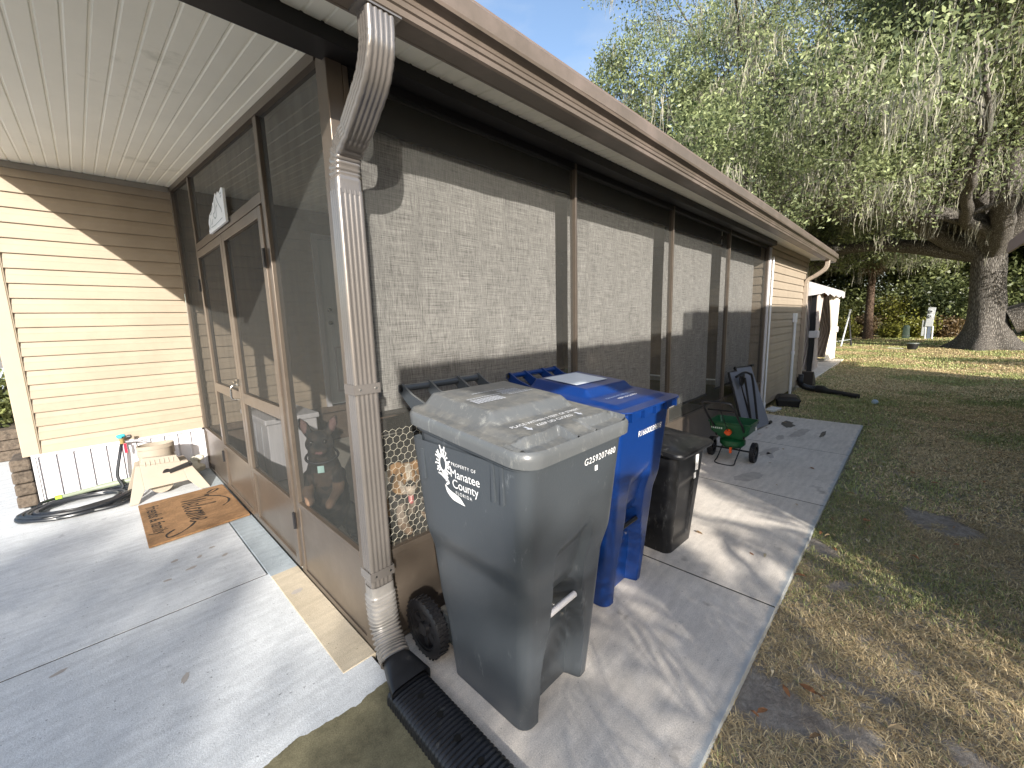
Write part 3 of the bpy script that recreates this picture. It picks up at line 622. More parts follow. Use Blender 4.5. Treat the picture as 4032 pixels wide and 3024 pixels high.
def wheel(parent, x, y, r, wd, m=None):
    """axis along x"""
    m = m or m_black
    b = MB(); b.smooth = 40
    prof = [(-wd/2, r*.74), (-wd/2, r*.93), (-wd*.38, r), (wd*.38, r), (wd/2, r*.93), (wd/2, r*.74)]
    n = 48; rings = []
    for k in range(n):
        a = 2*math.pi*k/n; rings.append([(x+px_, y+q*math.cos(a), r+q*math.sin(a)) for px_, q in prof])
    rings.append(rings[0]); b.loft(rings, False, False, closed=True)
    for k in range(30):
        a = 2*math.pi*k/30
        for sx, sh in ((-1, 0), (1, .1)):
            c = Vector((x+sx*wd*.25, y+(r+.0015)*math.cos(a+sh), r+(r+.0015)*math.sin(a+sh)))
            d = Vector((0, -math.sin(a+sh), math.cos(a+sh))); b.bar(c-d*.004, c+d*.004, wd*.42, .006, up=(0, math.cos(a+sh), math.sin(a+sh)))
    w_ = b.build('wheel', m, parent, world=False)
    b = MB(); b.smooth = 40
    b.tube([(x-wd/2+.002, y, r), (x+wd/2-.002, y, r)], r*.22, 20)
    for k in range(7):
        a = 2*math.pi*k/7+.2; d = Vector((0, math.cos(a), math.sin(a))); b.bar(Vector((x, y, r))+d*r*.18, Vector((x, y, r))+d*r*.77, wd*.55, r*.16, up=(1, 0, 0))
    ring = []
    for k in range(33):
        a = 2*math.pi*k/32; ring.append([(x+px_, y+q*math.cos(a), r+q*math.sin(a)) for px_, q in ((-wd*.4, r*.66), (-wd*.4, r*.76), (wd*.4, r*.76), (wd*.4, r*.66))])
    b.loft(ring, False, False); b.build('rim', m, w_, world=False)
    return w_
def big_bin(name, label, cat, loc, rz, m, s=1., handle_w=.215, style=0, barcol=None):
    t = thing(name, label, cat, loc, rz); t['group'] = 'large wheeled refuse carts'
    def hw(z): return (.203+.055*z/.95+.020*sstep(.56, .68, z))
    def yf(z): return -.222-.085*z/.95-.012*sstep(.55, .68, z)
    def yb(z): return .185+.062*z/.95+.02*sstep(.25, .4, z)
    def D(x, z):
        wr = .132-.038*sstep(.18, .46, z)+.012*sstep(.52, .66, z); k = sstep(wr, wr-.028, abs(x)) if abs(x) > wr-.028 else 1.
        top = .72+.03*(x/.13)
        d = .028*sstep(top, top-.07, z)+.036*sstep(.56, .44, z)
        c = sstep(.078, .066, abs(x))*(sstep(.475, .455, z)*sstep(.29, .34, z)) if z < .48 else 0
        return d*k+.055*c
    zs = [0, .004]+list(np.linspace(.015, .29, 12))+list(np.linspace(.30, .66, 40))+list(np.linspace(.68, 1.03, 13))
    rings = []
    for z in zs:
        ins = .004 if z == 0 else 0
        rings.append([(x*s, y*s, z*s) for x, y, z in rounded(hw(z)-ins, yf(z)+ins, yb(z)-ins, .048, z, D=D, rb=.03)])
    b = MB(); b.smooth = 38; b.loft(rings, True, False)
    body = b.build('body', m, t, world=False)
    # ribs under the rim
    q = hw(.86)
    for sx in (-1, 1):
        for y0 in (-.235, -.195):
            b = MB(); x0, x1 = sorted((sx*(q+.012)*s, sx*(q-.01)*s)); b.box(x0, y0*s, .90*s, x1, (y0+.012)*s, 1.045*s); b.build('rib', m, body, world=False)
    b = MB(); b.box(-(q+.010)*s, .19*s, .88*s, -(q-.01)*s, .205*s, .995*s); b.build('rib', m, body, world=False)
    # rim collar of the body
    zt = lambda y: 1.088+.060*(y+.345)/.615
    def rim(hwid, f_, k_, dz): return [(x*s*1.02, y*s*1.01, (zt(y)+dz)*s) for x, y, _ in rounded(hwid, f_, k_, .075, 0)]
    b = MB(); b.smooth = 40; b.loft([rim(.272, -.318, .255, -.075), rim(.288, -.335, .262, -.068), rim(.290, -.338, .264, -.045)], False, False); b.loft([rim(.272, -.318, .255, -.075), rim(.266, -.312, .252, -.15)], False, False)
    b.build('collar', m, body, world=False)
    # lid: skirt plus a height field
    b = MB(); b.smooth = 42; H0 = rim(.298, -.348, .27, -.05)
    b.loft([H0, rim(.302, -.352, .274, -.052), rim(.304, -.354, .275, -.028), rim(.303, -.353, .274, -.012), rim(.296, -.346, .268, -.002)], False, False)
    def top(x, y):
        e = min(.30-abs(x), y+.348, .27-y); h = 0
        px_ = sstep(.232, .185, abs(x)); py = sstep(-.145, -.085, y)*sstep(.268, .23, y)
        h += .036*px_*py
        h += .014*sstep(.262, .215, abs(x))*sstep(-.335, -.27, y)*(1-.0*py)*sstep(.268, .22, y)
        if style == 0:
            for cx in (-.165, .165):   # two hand scoops at the front edge
                ya = -.278+.014*((x-cx)/.1)**2; sc_ = sstep(.112, .104, abs(x-cx))*sstep(ya, ya-.012, y); h = h*(1-sc_)+(-.012)*sc_
                lip = sstep(.122, .116, abs(x-cx))*(1-sc_)*sstep(ya+.016, ya+.010, y); h += .006*lip
        h += .0025*noise.noise((x*4, y*4, 1))*sstep(0, .05, e)
        return h
    nx, nyy = 150, 150; V0 = len(b.v); 
    for j in range(nyy+1):
        for i in range(nx+1):
            u = -1+2*i/nx; v = j/nyy; y = -.346+.614*v
            # rounded outline
            hwid = .296; rc = .072
            dy = max(0, (-.346+rc)-y, y-(.268-rc)); hx = hwid-rc+math.sqrt(max(0, rc*rc-dy*dy)); x = u*hx
            b.v.append((x*s*1.02, y*s*1.01, (zt(y)+top(x, y)-.002)*s))
    for j in range(nyy):
        for i in range(nx):
            a = V0+j*(nx+1)+i; b.f.append((a, a+1, a+nx+2, a+nx+1))
    if style == 1:
        for k in range(5): x = -.24+k*.12; b.box((x-.003)*s, -.375*s, 1.04*s, (x+.003)*s, -.345*s, 1.084*s)
        b.loft([[(x*s, y*s, z*s) for x, y, z in rounded(.300, -.385, .0, .07, 1.084)] for q in (0,)]+[[(x*s, y*s, z*s) for x, y, z in rounded(.300, -.385, .0, .07, 1.092)]])
    lid = b.build('lid', m_greylid if style == 0 else m, t, world=False)
    # handle bar with brackets at the rear
    hy, hz = .435, 1.19; b = MB(); b.smooth = 40
    b.tube([(-handle_w*s, hy*s, hz*s), (handle_w*s, hy*s, hz*s)], .016*s, 14)
    for x in (-handle_w, -.08, .08, handle_w-.012):
        b.loft([[((x+o)*s, y*s, z*s) for y, z in ((.20, 1.12), (.26, 1.07), (.33, 1.09), (hy+.022, hz-.014), (hy+.02, hz+.014), (hy-.008, hz+.022), (.36, 1.175), (.28, 1.15))] for o in (0, .010)])
    h = b.build('handle', m, t, world=False)
    b = MB(); b.smooth = True; b.tube([(-(handle_w+.002)*s, hy*s, hz*s), (-(handle_w+.004)*s, hy*s, hz*s)], .010*s, 12); b.build('end_cap', m_black, h, world=False)
    # grab bar across the front recess
    b = MB(); b.smooth = True; y0 = yf(.4)+.022; b.tube([(-.078*s, y0*s, .415*s), (.078*s, y0*s, .415*s)], .012*s, 12)
    b.build('grab_bar', barcol or m_white, t, world=False)
    for sx in (-1, 1): wheel(t, sx*.215*s, .352*s, .128*s, .055*s)
    b = MB(); b.smooth = True; b.tube([(-.2*s, .352*s, .128*s), (.2*s, .352*s, .128*s)], .011, 8)
    b.box(-.16*s, .16*s, .06*s, .16*s, .34*s, .19*s); b.build('axle', m, t, world=False)
    t['_hw'] = 0
    return t, body, lid, hw, yf, zt, top
m_grey = plastic('charcoal_grey_plastic', (.052, .060, .069), .29, amt=.70)
m_greylid = plastic('faded_grey_plastic', (.098, .104, .108), .33, wear=(.33, .33, .31), amt=.64)
m_blue = plastic('blue_plastic', (.003, .028, .145), .32, wear=(.12, .2, .42))
m_bbin = plastic('black_bin_plastic', (.008, .0085, .010), .36, wear=(.16, .16, .16), amt=.66)
B1 = (1.10, 1.09, 0)
t1, body1, lid1, hw, yf, zt, top = big_bin('wheeled_bin', 'large charcoal grey wheeled bin with a white sun emblem beside the downspout', 'wheeled bin', B1, 0, m_grey)
def front_fn(u0, z0, sz=1., s=1.):
    return lambda u, v: ((u0+u*sz)*s, (yf(z0+v*sz)-.0015)*s, (z0+v*sz)*s)
text_obj('serial_number', 'G259207480', m_print, front_fn(.02, .962, 1), body1, .034, 1.15)
b = MB(); b.box(.09, yf(.93)-.002, .926, .106, yf(.93)-.001, .944); b.build('sticker', m_print, body1, world=False)
# emblem on the side that faces the driveway: u runs toward -y (front)
def side_fn(y0, z0):
    LS = .82; f = lambda y: -.005+(y-.05)*LS; h = lambda z: .925+(z-.84)*LS
    return lambda u, v: (-(hw(h(z0+v))+.0016), f(y0-u), h(z0+v))
LG = (.165, .705)   # origin: y of the left end, z of baseline
text_obj('lettering', 'PROPERTY OF', m_print, side_fn(.085, .895), body1, .021, 1.25)
text_obj('lettering', 'Manatee', m_print, side_fn(.098, .842), body1, .056, 1.)
text_obj('lettering', 'County', m_print, side_fn(.090, .795), body1, .056, 1.)
text_obj('lettering', 'FLORIDA', m_print, side_fn(.072, .767), body1, .021, 1.35)
b = MB(); fn = side_fn(.145, .889); n = 40
def qd(pts): b.quad(*[fn(*p) for p in pts])
for k in range(n):
    a, c = 2*math.pi*k/n, 2*math.pi*(k+1)/n
    qd([(.019*math.cos(a), .030*math.sin(a)), (.019*math.cos(c), .030*math.sin(c)), (.028*math.cos(c), .042*math.sin(c)), (.028*math.cos(a), .042*math.sin(a))])
for k in range(22):
    a = R(-60+k*13.6+4*math.sin(k*5)); l = (.022 if k % 2 else .034)*(1.25 if 60 < math.degrees(a) < 130 else .85); wq = .0042
    r0 = Vector((.027*math.cos(a), .041*math.sin(a))); d = Vector((math.cos(a+.15*math.sin(k)), math.sin(a+.15*math.sin(k)))); p = Vector((-d.y, d.x)); mid = r0+d*l*.5+p*.003*math.sin(k*3); e_ = r0+d*l
    qd([r0-p*wq*.6, mid-p*wq*.8, mid+p*wq*.8, r0+p*wq*.6]); qd([mid-p*wq*.8, e_-p*wq, e_+p*wq, mid+p*wq*.8])
# trunk strokes, shore and swoosh
for x in (-.012, -.003, .006, .014): qd([(x, -.040), (x+.005, -.040), (x*.6+.024, -.078), (x*.6+.018, -.078)])
qd([(-.045, -.050), (-.02, -.046), (.005, -.058), (.030, -.070), (.030, -.078), (.010, -.074), (-.015, -.060)])
sw = [(.012, -.078), (.026, -.082), (.020, -.090), (.0, -.092), (.0, -.104), (.015, -.118)]
qd([(.034, -.070), (.036, -.084), (.020, -.094), (.012, -.096), (.010, -.088), (.022, -.082)])
up = bez([(.002, -.094, 0), (.030, -.112, 0), (.065, -.122, 0), (.100, -.132, 0), (.130, -.160, 0)], 6); lo = bez([(.002, -.100, 0), (.012, -.128, 0), (.045, -.152, 0), (.080, -.158, 0), (.130, -.161, 0)], 6)
for i in range(len(up)-1): qd([up[i][:2], up[i+1][:2], lo[i+1][:2], lo[i][:2]])
b.build('emblem', m_print, body1, world=False)
def lid_fn(x0, y0, rot=0.): return lambda u, v: (x0+u, y0+v, zt(y0+v)+top(x0+u, y0+v)+.0012)
def lid_text(s_, x0, y0, size, sp=1.): text_obj('lid_lettering', s_, m_print, lid_fn(x0, y0), lid1, size, sp)
lid_text('PLACE WITHIN 3 FEET OF STREET', -.195, -.195, .0235, 1.06)
lid_text('KEEP LID CLOSED', -.105, -.228, .0235, 1.06)
b = MB(); f_ = lid_fn(0, 0)
for x in (-.15, .125):
    b.quad(*[f_(*p) for p in ((x-.005, -.205), (x-.005, -.225), (x+.005, -.225), (x+.005, -.205))]); b.quad(*[f_(*p) for p in ((x-.014, -.225), (x, -.243), (x+.014, -.225))])
for j in range(4):
    for i in range(9): x = -.17+i*.016; y = -.005+j*.013; b.quad(*[f_(*p) for p in ((x, y), (x+.012, y), (x+.012, y+.009), (x, y+.009))])
for j in range(3):
    for i in range(7): x = .01+i*.016; y = .06+j*.013; b.quad(*[f_(*p) for p in ((x, y), (x+.012, y), (x+.012, y+.009), (x, y+.009))])
for x0, x1, y in ((-.17, .0, .056), (.0, .15, .046), (-.1, .08, .110), (.02, .16, .03)):
    for k in range(12):
        xa = x0+(x1-x0)*k/12; xb = xa+(x1-x0)/12*.8; b.quad(*[f_(*p) for p in ((xa, y), (xb, y), (xb, y+.006), (xa, y+.006))])
b.build('lid_print', mat('faded_print', (.5, .52, .56), .6, var=.1), lid1, world=False)
B2 = (1.842, 1.215, 0)
t2, body2, lid2, *_ = big_bin('wheeled_bin', 'large blue wheeled recycling bin between the grey bin and the small black bin', 'wheeled bin', B2, 0, m_blue, s=.965, style=1, barcol=m_black)
text_obj('serial_number', 'R16600039618', m_print, lambda u, v: ((-.075+u)*.965, (yf(.925+v)-.002)*.965, (.925+v)*.965), body2, .043, .98)
b = MB(); f_ = lambda x, y: (x*.965, y*.965, (zt(y)+top(x, y)+.0018)*.965)
N_ = 24
for j in range(N_):
    for i in range(N_):
        x0, x1 = -.17+.30*i/N_, -.17+.30*(i+1)/N_; y0, y1 = -.02+.22*j/N_, -.02+.22*(j+1)/N_; b.quad(f_(x0, y0), f_(x1, y0), f_(x1, y1), f_(x0, y1))
b.build('sticker', mat('white_sticker', (.72, .77, .82), .4, var=.06, scale=12), lid2, world=False)
f2 = lambda x0, y0: (lambda u, v: ((x0+u)*.965, (y0+v)*.965, (zt(y0+v)+top(x0+u, y0+v)+.002)*.965))
text_obj('lid_lettering', 'KEEP LID CLOSED', m_print, f2(-.11, -.235), lid2, .022, 1.05); text_obj('lid_lettering', 'PLACE WITHIN 3 FEET OF STREET', mat('worn_print', (.3, .4, .6), .5), f2(-.17, -.20), lid2, .018, 1.05)
# small black bin
t3 = thing('wheeled_bin', 'small scratched black wheeled bin with a torn white label on its front', 'wheeled bin', (2.50, 1.16, 0), R(-3))
hw3 = lambda z: .165+.045*z/.66; yf3 = lambda z: -.19-.055*z/.66; yb3 = lambda z: .15+.05*z/.66
D3 = lambda x, z: .012*(sstep(.46, .43, z) if True else 0)*sstep(.105, .095, abs(x+.02))*sstep(.06, .10, z)
b = MB(); b.smooth = 40; b.loft([rounded(hw3(z), yf3(z), yb3(z), .05, z, D=D3) for z in [0]+list(np.linspace(.02, .66, 46))], True, False)
bd3 = b.build('body', m_bbin, t3, world=False)
b = MB(); b.smooth = 42
zt3 = lambda y: .665+.05*(y+.3)/.6
def rim3(h, f_, k_, dz): return [(x, y, zt3(y)+dz) for x, y, _ in rounded(h, f_, k_, .06, 0)]
b.loft([rim3(.222, -.262, .22, -.02), rim3(.236, -.285, .235, -.022), rim3(.240, -.292, .238, -.006), rim3(.236, -.288, .235, .004), rim3(.20, -.23, .20, .008), rim3(.185, -.215, .185, .020), rim3(.05, -.05, .05, .032)], False, True)
b.build('lid', m_bbin, t3, world=False)
b = MB(); b.box(.06, yf3(.57)-.004, .50, .10, yf3(.57)-.003, .60, rot=Matrix.Rotation(R(4), 3, 'Y')); b.box(.068, yf3(.48)-.0, .44, .098, yf3(.48)+.001, .50); b.build('label', m_print, bd3, world=False)
b = MB(); b.smooth = True; b.tube([(-.15, .25, .66), (.15, .25, .66)], .012, 10)
for x in (-.15, .15): b.tube([(x, .18, .64), (x, .25, .66)], .01, 8)
b.build('handle', m_bbin, t3, world=False)
for sx in (-1, 1): wheel(t3, sx*.165, .22, .09, .04)
# ------------------------------------------------------------------ drain extension under the near downspout
m_drain = mat('drain_black', (.014, .015, .018), .40, var=.4, scale=14, dirt=(.10, .10, .09), dscale=16, dlo=.6, dhi=.8)
m_flex = mat('flex_grey', (.21, .20, .19), .35, .15, var=.15, scale=20)
t = thing('drain_extension', 'black ribbed flat drain extension with a row of round holes lying by the slab', 'drain extension', (.70, 1.3, 0))
b = MB(); b.smooth = 50; C = bez([(.738, 1.56, .37), (.738, 1.56, .27), (.738, 1.545, .18), (.728, 1.49, .115), (.718, 1.43, .085)], 18); rings = []
def rsec(c, w_, h_, tv, n=24, p=4):
    tv = Vector(tv).normalized(); x = Vector((1, 0, 0)); x = (x-tv*x.dot(tv)).normalized(); y = tv.cross(x); out = []
    for k in range(n):
        a = 2*math.pi*k/n; ca, sa = math.cos(a), math.sin(a); e = 2/p
        out.append(Vector(c)+x*w_*math.copysign(abs(ca)**e, ca)+y*h_*math.copysign(abs(sa)**e, sa))
    return out
for i, c in enumerate(C):
    tv = C[min(i+1, len(C)-1)]-C[max(0, i-1)]; tt = i/(len(C)-1); s = 1+(0 if i < 9 else (.10 if i % 4 < 2 else -.05))
    rings.append(rsec(c, (.053+.004*tt)*s, (.043+.004*tt)*s, tv, p=4-1.6*tt))
b.loft(rings, False, False); b.build('flexible_elbow', m_flex, t)
b = MB(); b.smooth = 45; rings = []
for i in range(9):
    q = i/8; rings.append(rsec((.722-.004*q, 1.44-.13*q, .080-.038*q), .054+.033*q, .046-.014*q, (0, -1, -.25*(1-q)), p=2.4+2.5*q))
b.loft(rings, False, False); b.build('adapter', m_drain, t)
b = MB(); b.smooth = 60; rings = []; y = 1.345; k = 0
ang = -.045
while y > .25:
    hh = 1 if k % 4 in (0, 1) else .90; w_ = .086*(1.0 if k % 4 in (0, 1) else .97)
    cx = .712+ang*(1.345-y)*-0+(.712-.70)*0-.02*(1.345-y)
    sec = []
    for a_, z_ in ((-1, -.006), (-1, .018), (-.97, .034), (-.88, .045), (-.6, .050), (-.2, .052), (.2, .052), (.6, .050), (.88, .045), (.97, .034), (1, .018), (1, -.006)): sec.append((cx+a_*w_, y, z_ if z_ <= 0 else z_*hh))
    rings.append(sec); y -= .0047; k += 1
b.loft(rings, True, True); pad = b.build('ribbed_channel', m_drain, t)
for i in range(6):
    y = 1.235-.115*i; b = MB(); b.tube([(.712-.02*(1.345-y)+.008*(i % 2), y, .0530), (.712-.02*(1.345-y)+.008*(i % 2), y, .0542)], .013, 8); b.build('drain_hole', mat('hole_black', (.001, .001, .001), 1), pad)
# second far one
t = thing('drain_extension', 'black corrugated hose and pipe laid across the lawn from the far downspout', 'drain extension', (9.62, 1.5, 0))
b = MB(); b.smooth = 50; C = bez([(9.62, 1.545, .28), (9.62, 1.545, .14), (9.60, 1.50, .06), (9.56, 1.38, .03), (9.5, 1.25, .03)], 10)
b.tube(C, [.055*(1.08 if i % 2 else .94) for i in range(len(C))], 12); b.build('flexible_elbow', m_drain, t)
b = MB(); b.smooth = True; b.tube([(9.5, 1.25, .03), (9.46, 1.16, .03), (9.42, 1.08, .015), (9.2, .62, -.005)], [.075, .08, .05, .045], 12); b.build('pipe', m_drain, t)
t = thing('splash_guard', 'small dark wedge shaped splash guard at the far house corner', 'splash guard', (9.95, 1.5, 0))
b = MB(); b.loft([[(9.9, y, 0), (10.25, y, 0), (10.25, y, .06), (9.98, y, .30), (9.9, y, .30)] for y in (1.38, 1.58)]); b.build('shell', mat('dark_brown_plastic', (.04, .03, .025), .5), t, bevel=.01)
b = MB(); b.box(10.0, 1.374, .03, 10.2, 1.380, .05); b.build('vent_slot', m_black, t)
# ------------------------------------------------------------------ door mat
t = thing('door_mat', 'brown coir mat reading Welcome friends and family by the screen door', 'door mat', (.405, 4.08, 0))
mm = mat('coir', (.33, .185, .085), .95, var=.25, scale=30, bump=1., bscale=350, dirt=(.16, .085, .035), dscale=4, dlo=.45, dhi=.7)
b = MB(); n = 24; b.cols = None
rings = []
mcor = [(.105, 4.54), (.100, 3.59), (.708, 3.635), (.70, 4.56)]
b.loft([[(x, y, z) for x, y in mcor] for z in (.003, .019)]); mt = b.build('mat_body', mm, t, bevel=.004)
m_ink = mat('mat_ink', (.022, .016, .012), .95, var=.4, scale=60)
# u runs toward -y (reading direction), v toward +x
MU = lambda u, v: (.115+v, 4.50-u, .0205)
def stroke(pts, w_, nm='lettering'):
    P = bez([(p[0], p[1], 0) for p in pts], 7); b = MB()
    for i in range(len(P)-1):
        a, c = P[i], P[i+1]; d = (c-a); 
        if d.length < 1e-6: continue
        d.normalize(); q = Vector((-d.y, d.x, 0)); wa = w_*1.35*(1+.35*math.sin(i*.45)); z = .0003*(i % 3)
        pts4 = [a-q*wa-d*.002, c-q*wa+d*.002, c+q*wa+d*.002, a+q*wa-d*.002]; b.quad(*[tuple(Vector(MU(p.x, p.y))+Vector((0, 0, z))) for p in pts4])
    return b
bb = MB()
for pts in (
    [(.10, .44), (.04, .49), (.05, .53), (.10, .49), (.15, .42), (.25, .50), (.37, .545), (.46, .53), (.52, .48)],   # top flourish
    [(.70, .27), (.77, .23), (.84, .16), (.86, .10), (.80, .09), (.74, .14)]):
    s_ = stroke(pts, .0052); bb.add(s_.v, s_.f)
LT = {'W': (.135, [(-.1, 1.7), (0, 2.0), (.14, 1.9), (.22, 1.0), (.30, .05), (.52, 1.2), (.62, 1.7), (.66, 1.0), (.72, .05), (.95, 1.2), (1.05, 2.1)]),
 'e': (.070, [(0, .35), (.55, .5), (.78, .8), (.5, 1.0), (.15, .7), (.18, .2), (.5, 0), (1.0, .3)]), 'l': (.050, [(0, .3), (.7, 1.3), (.75, 2.0), (.4, 1.95), (.25, .6), (.45, 0), (1.0, .3)]),
 'c': (.066, [(0, .3), (.6, .95), (.85, .85), (.5, 1.0), (.12, .6), (.2, .12), (.55, 0), (1.0, .35)]), 'o': (.070, [(.0, .35), (.55, 1.0), (.15, .75), (.15, .2), (.5, 0), (.85, .35), (.75, .9), (.55, .95), (1.05, .85)]),
 'm': (.115, [(0, .7), (.10, 1.0), (.13, .5), (.14, 0), (.20, .7), (.36, 1.0), (.44, .7), (.46, 0), (.53, .7), (.70, 1.0), (.79, .7), (.82, .1), (1.0, .25)])}
u0 = .125
for ch in 'Welcome':
    wd_, pp = LT[ch]; s_ = stroke([(u0+x_*wd_+.012*y_, .245+.098*y_) for x_, y_ in pp], .0045); bb.add(s_.v, s_.f); u0 += wd_
bb.build('lettering', m_ink, mt)
for tx, u0, sz in (('friends & family', .10, .088),):
    o = text_obj('lettering', tx, m_ink, lambda u, v: tuple(Vector((.145+v*1.15, 4.47-u-.05, .0203))-t.location), mt, .100, 1.04, bold=.0016)
# ------------------------------------------------------------------ hose reel lying against the skirting
m_reel = mat('beige_plastic', (.33, .285, .23), .45, var=.06, scale=5, bump=.05)
t = thing('hose_reel', 'beige plastic hose reel tipped on its side with a black crank', 'hose reel', (.33, 4.85, 0))
def pl(poly, y0, y1, fn=None):
    b = MB(); b.loft([[(x, y, z) for x, z in poly] for y in (y0, y1)]); return b
# two A-shaped side frames (front and rear), leaning slightly back
def aframe(yb_, yt_, th):
    b = MB()
    def P(x, z, o=0): return (x, yb_+(yt_-yb_)*z/.40+o, z)
    def slab(poly):
        b.loft([[P(x, z, o) for x, z in poly] for o in (0, th)])
    slab([(.055, 0), (.115, 0), (.17, .10), (.165, .30), (.14, .30)]); slab([(.545, 0), (.62, 0), (.49, .27), (.44, .27), (.47, .10)])
    slab([(.17, .10), (.47, .10), (.44, .27), (.165, .30)]); slab([(.165, .30), (.44, .27), (.42, .33), (.19, .355)])
    for k in range(7): x = .20+k*.032; b.bar(P(x, .285, -.004), P(x, .325, -.004), .006, .006)
    return b
aframe(4.63, 4.80, .03).build('side_frame', m_reel, t, bevel=.006); aframe(4.98, 4.90, .03).build('side_frame', m_reel, t, bevel=.006)
b = MB(); b.smooth = 40
for r_, z0, z1 in ((.115, .28, .40), (.135, .33, .43)):
    rg = []; yc = 4.90-.0
    for rr, zz in ((r_, z0), (r_, z1), (r_-.012, z1), (r_-.012, z0)): rg.append([(.29+(.01 if r_ > .12 else 0)+rr*math.cos(2*math.pi*k/40), yc+(.05 if r_ > .12 else 0)+rr*.7*math.sin(2*math.pi*k/40), zz) for k in range(40)])
    rg.append(rg[0]); b.loft(rg, False, False)
dm = b.build('drum', m_reel, t)
b = MB(); b.smooth = True
b.tube([(.29, 4.76, .10), (.29, 4.98, .10)], .085, 24); b.build('axle', m_reel, t)
b = MB(); b.tube([(.335, 4.745, .20), (.335, 4.715, .20)], .032, 20); b.bar((.35, 4.712, .205), (.50, 4.70, .245), .018, .036); b.smooth = True; b.tube([(.50, 4.71, .25), (.50, 4.66, .245)], .016, 12); b.build('crank', m_black, t)
# hose: thick black coils on the floor
m_hose = mat('hose_black', (.014, .017, .022), .33, var=.3, scale=30)
m_hoseg = mat('hose_green_strip', (.10, .12, .06), .35)
t = thing('garden_hose', 'black garden hose coiled flat on the concrete beside the beige reel', 'garden hose', (-.22, 4.95, 0))
b = MB(); b.smooth = True; pts = []
for k in range(0, 9*36):
    a = R(k*10); tn = k/36; rx = .315+.050*math.sin(tn*2.4+.5)-.012*(tn % 3); ry = .235+.050*math.sin(tn*1.9+2)-.01*(tn % 3)
    cx = -.235+.012*math.sin(tn*5); cy = 4.965+.012*math.cos(tn*4); z = .016+.0105*(tn % 3.2)+.004*math.sin(a*3+tn)
    pts.append((cx+rx*math.cos(a), cy+ry*math.sin(a), z))
b.tube(pts, .0135, 8); b.tube(bez([(-.20, 4.715, .018), (-.02, 4.70, .018), (.10, 4.78, .03), (.16, 4.93, .06)], 10), .0135, 8); b.build('coil', m_hose, t)
b = MB(); b.smooth = True; b.tube(bez([(.085, 5.24, .43), (.06, 5.19, .34), (.02, 5.14, .16), (.04, 5.10, .05), (-.05, 5.10, .03)], 10), .013, 8); b.build('supply_hose', m_hose, t)
b = MB(); b.smooth = True; b.tube(bez([(.11, 5.23, .44), (.22, 5.18, .43), (.30, 5.05, .36), (.33, 4.98, .28)], 10), .009, 8); b.build('leader_hose', mat('grey_hose', (.3, .3, .32), .4), t)
t = thing('spray_wand', 'grey and lime green spray wand lying behind the coiled hose', 'spray wand', (-.1, 5.2, 0))
b = MB(); b.smooth = True; b.tube(bez([(-.36, 5.175, .06), (-.1, 5.185, .075), (.2, 5.15, .09)], 8), [.02]*8+[.026]*9, 12); b.build('barrel', mat('grey_green_plastic', (.25, .29, .22), .4), t)
b = MB(); b.smooth = True; b.tube([(-.38, 5.175, .058), (-.34, 5.176, .06)], .026, 12); b.tube([(.16, 5.155, .088), (.18, 5.153, .089)], .030, 12); b.build('collar', mat('lime_plastic', (.30, .55, .05), .4), t)
# spigot with cloth, faucet timer
t = thing('spigot', 'brass spigot wrapped with a turquoise rag above the white skirting', 'spigot', (.09, 5.26, .47))
b = MB(); b.smooth = True; b.tube([(.09, 5.29, .47), (.09, 5.21, .47)], .012, 10); b.tube([(.09, 5.22, .49), (.09, 5.215, .43)], .017, 10); b.build('valve', mat('brass', (.45, .33, .14), .35, .8), t)
me = blob([((.075, 5.215, .50), (.105, 5.215, .505), .020, .016), ((.085, 5.20, .495), (.06, 5.205, .51), .014, .008)], .005, 2); 
for v in me.vertices: v.co -= Vector(t.location)
place_mesh('rag', me, mat('turquoise', (.05, .42, .50), .7, var=.3, scale=80), t)
b = MB(); b.smooth = True; b.tube([(.13, 5.2, .49), (.155, 5.19, .49)], .018, 8); b.build('tap_handle', m_black, t)
b = MB(); b.box(.095, 5.198, .34, .115, 5.204, .43); b.build('tag', mat('red_tag', (.6, .02, .05), .5), t)
# crumpled pale cloth cover
t = thing('cloth_bundle', 'crumpled off white cloth bundle between the hose reel and the screen wall', 'cloth', (.56, 5.14, 0))
P = []
for k in range(16): a = rng.uniform(0, 6.3); P.append(((.55+.08*math.cos(a), 5.13+.05*math.sin(a), .06+.13*rng.uniform(0, 1)), (rng.uniform(.03, .05), rng.uniform(.02, .035), rng.uniform(.03, .06)), Matrix.Rotation(rng.uniform(0, 3), 4, 'X')))
P.append(((.55, 5.14, .08), (.09, .06, .08)))
me = blob(P, .008, 2)
for v in me.vertices: v.co -= Vector(t.location)
place_mesh('cloth', me, mat('off_white_cloth', (.48, .47, .40), .9, var=.1, bump=.6, bscale=60), t)
# ------------------------------------------------------------------ sign over the door
t = thing('door_sign', 'white plaque cut in the outline of dogs leaning above the screen door', 'sign', (.70, 3.45, 2.17))
ol = [(-.27, 0), (.27, 0), (.27, .13), (.275, .27), (.24, .285), (.16, .255), (.12, .285), (.09, .25), (.05, .29), (.01, .26), (-.03, .23), (-.06, .235), (-.07, .20), (-.14, .175), (-.20, .16), (-.245, .12), (-.26, .09), (-.245, .05), (-.275, .03)]
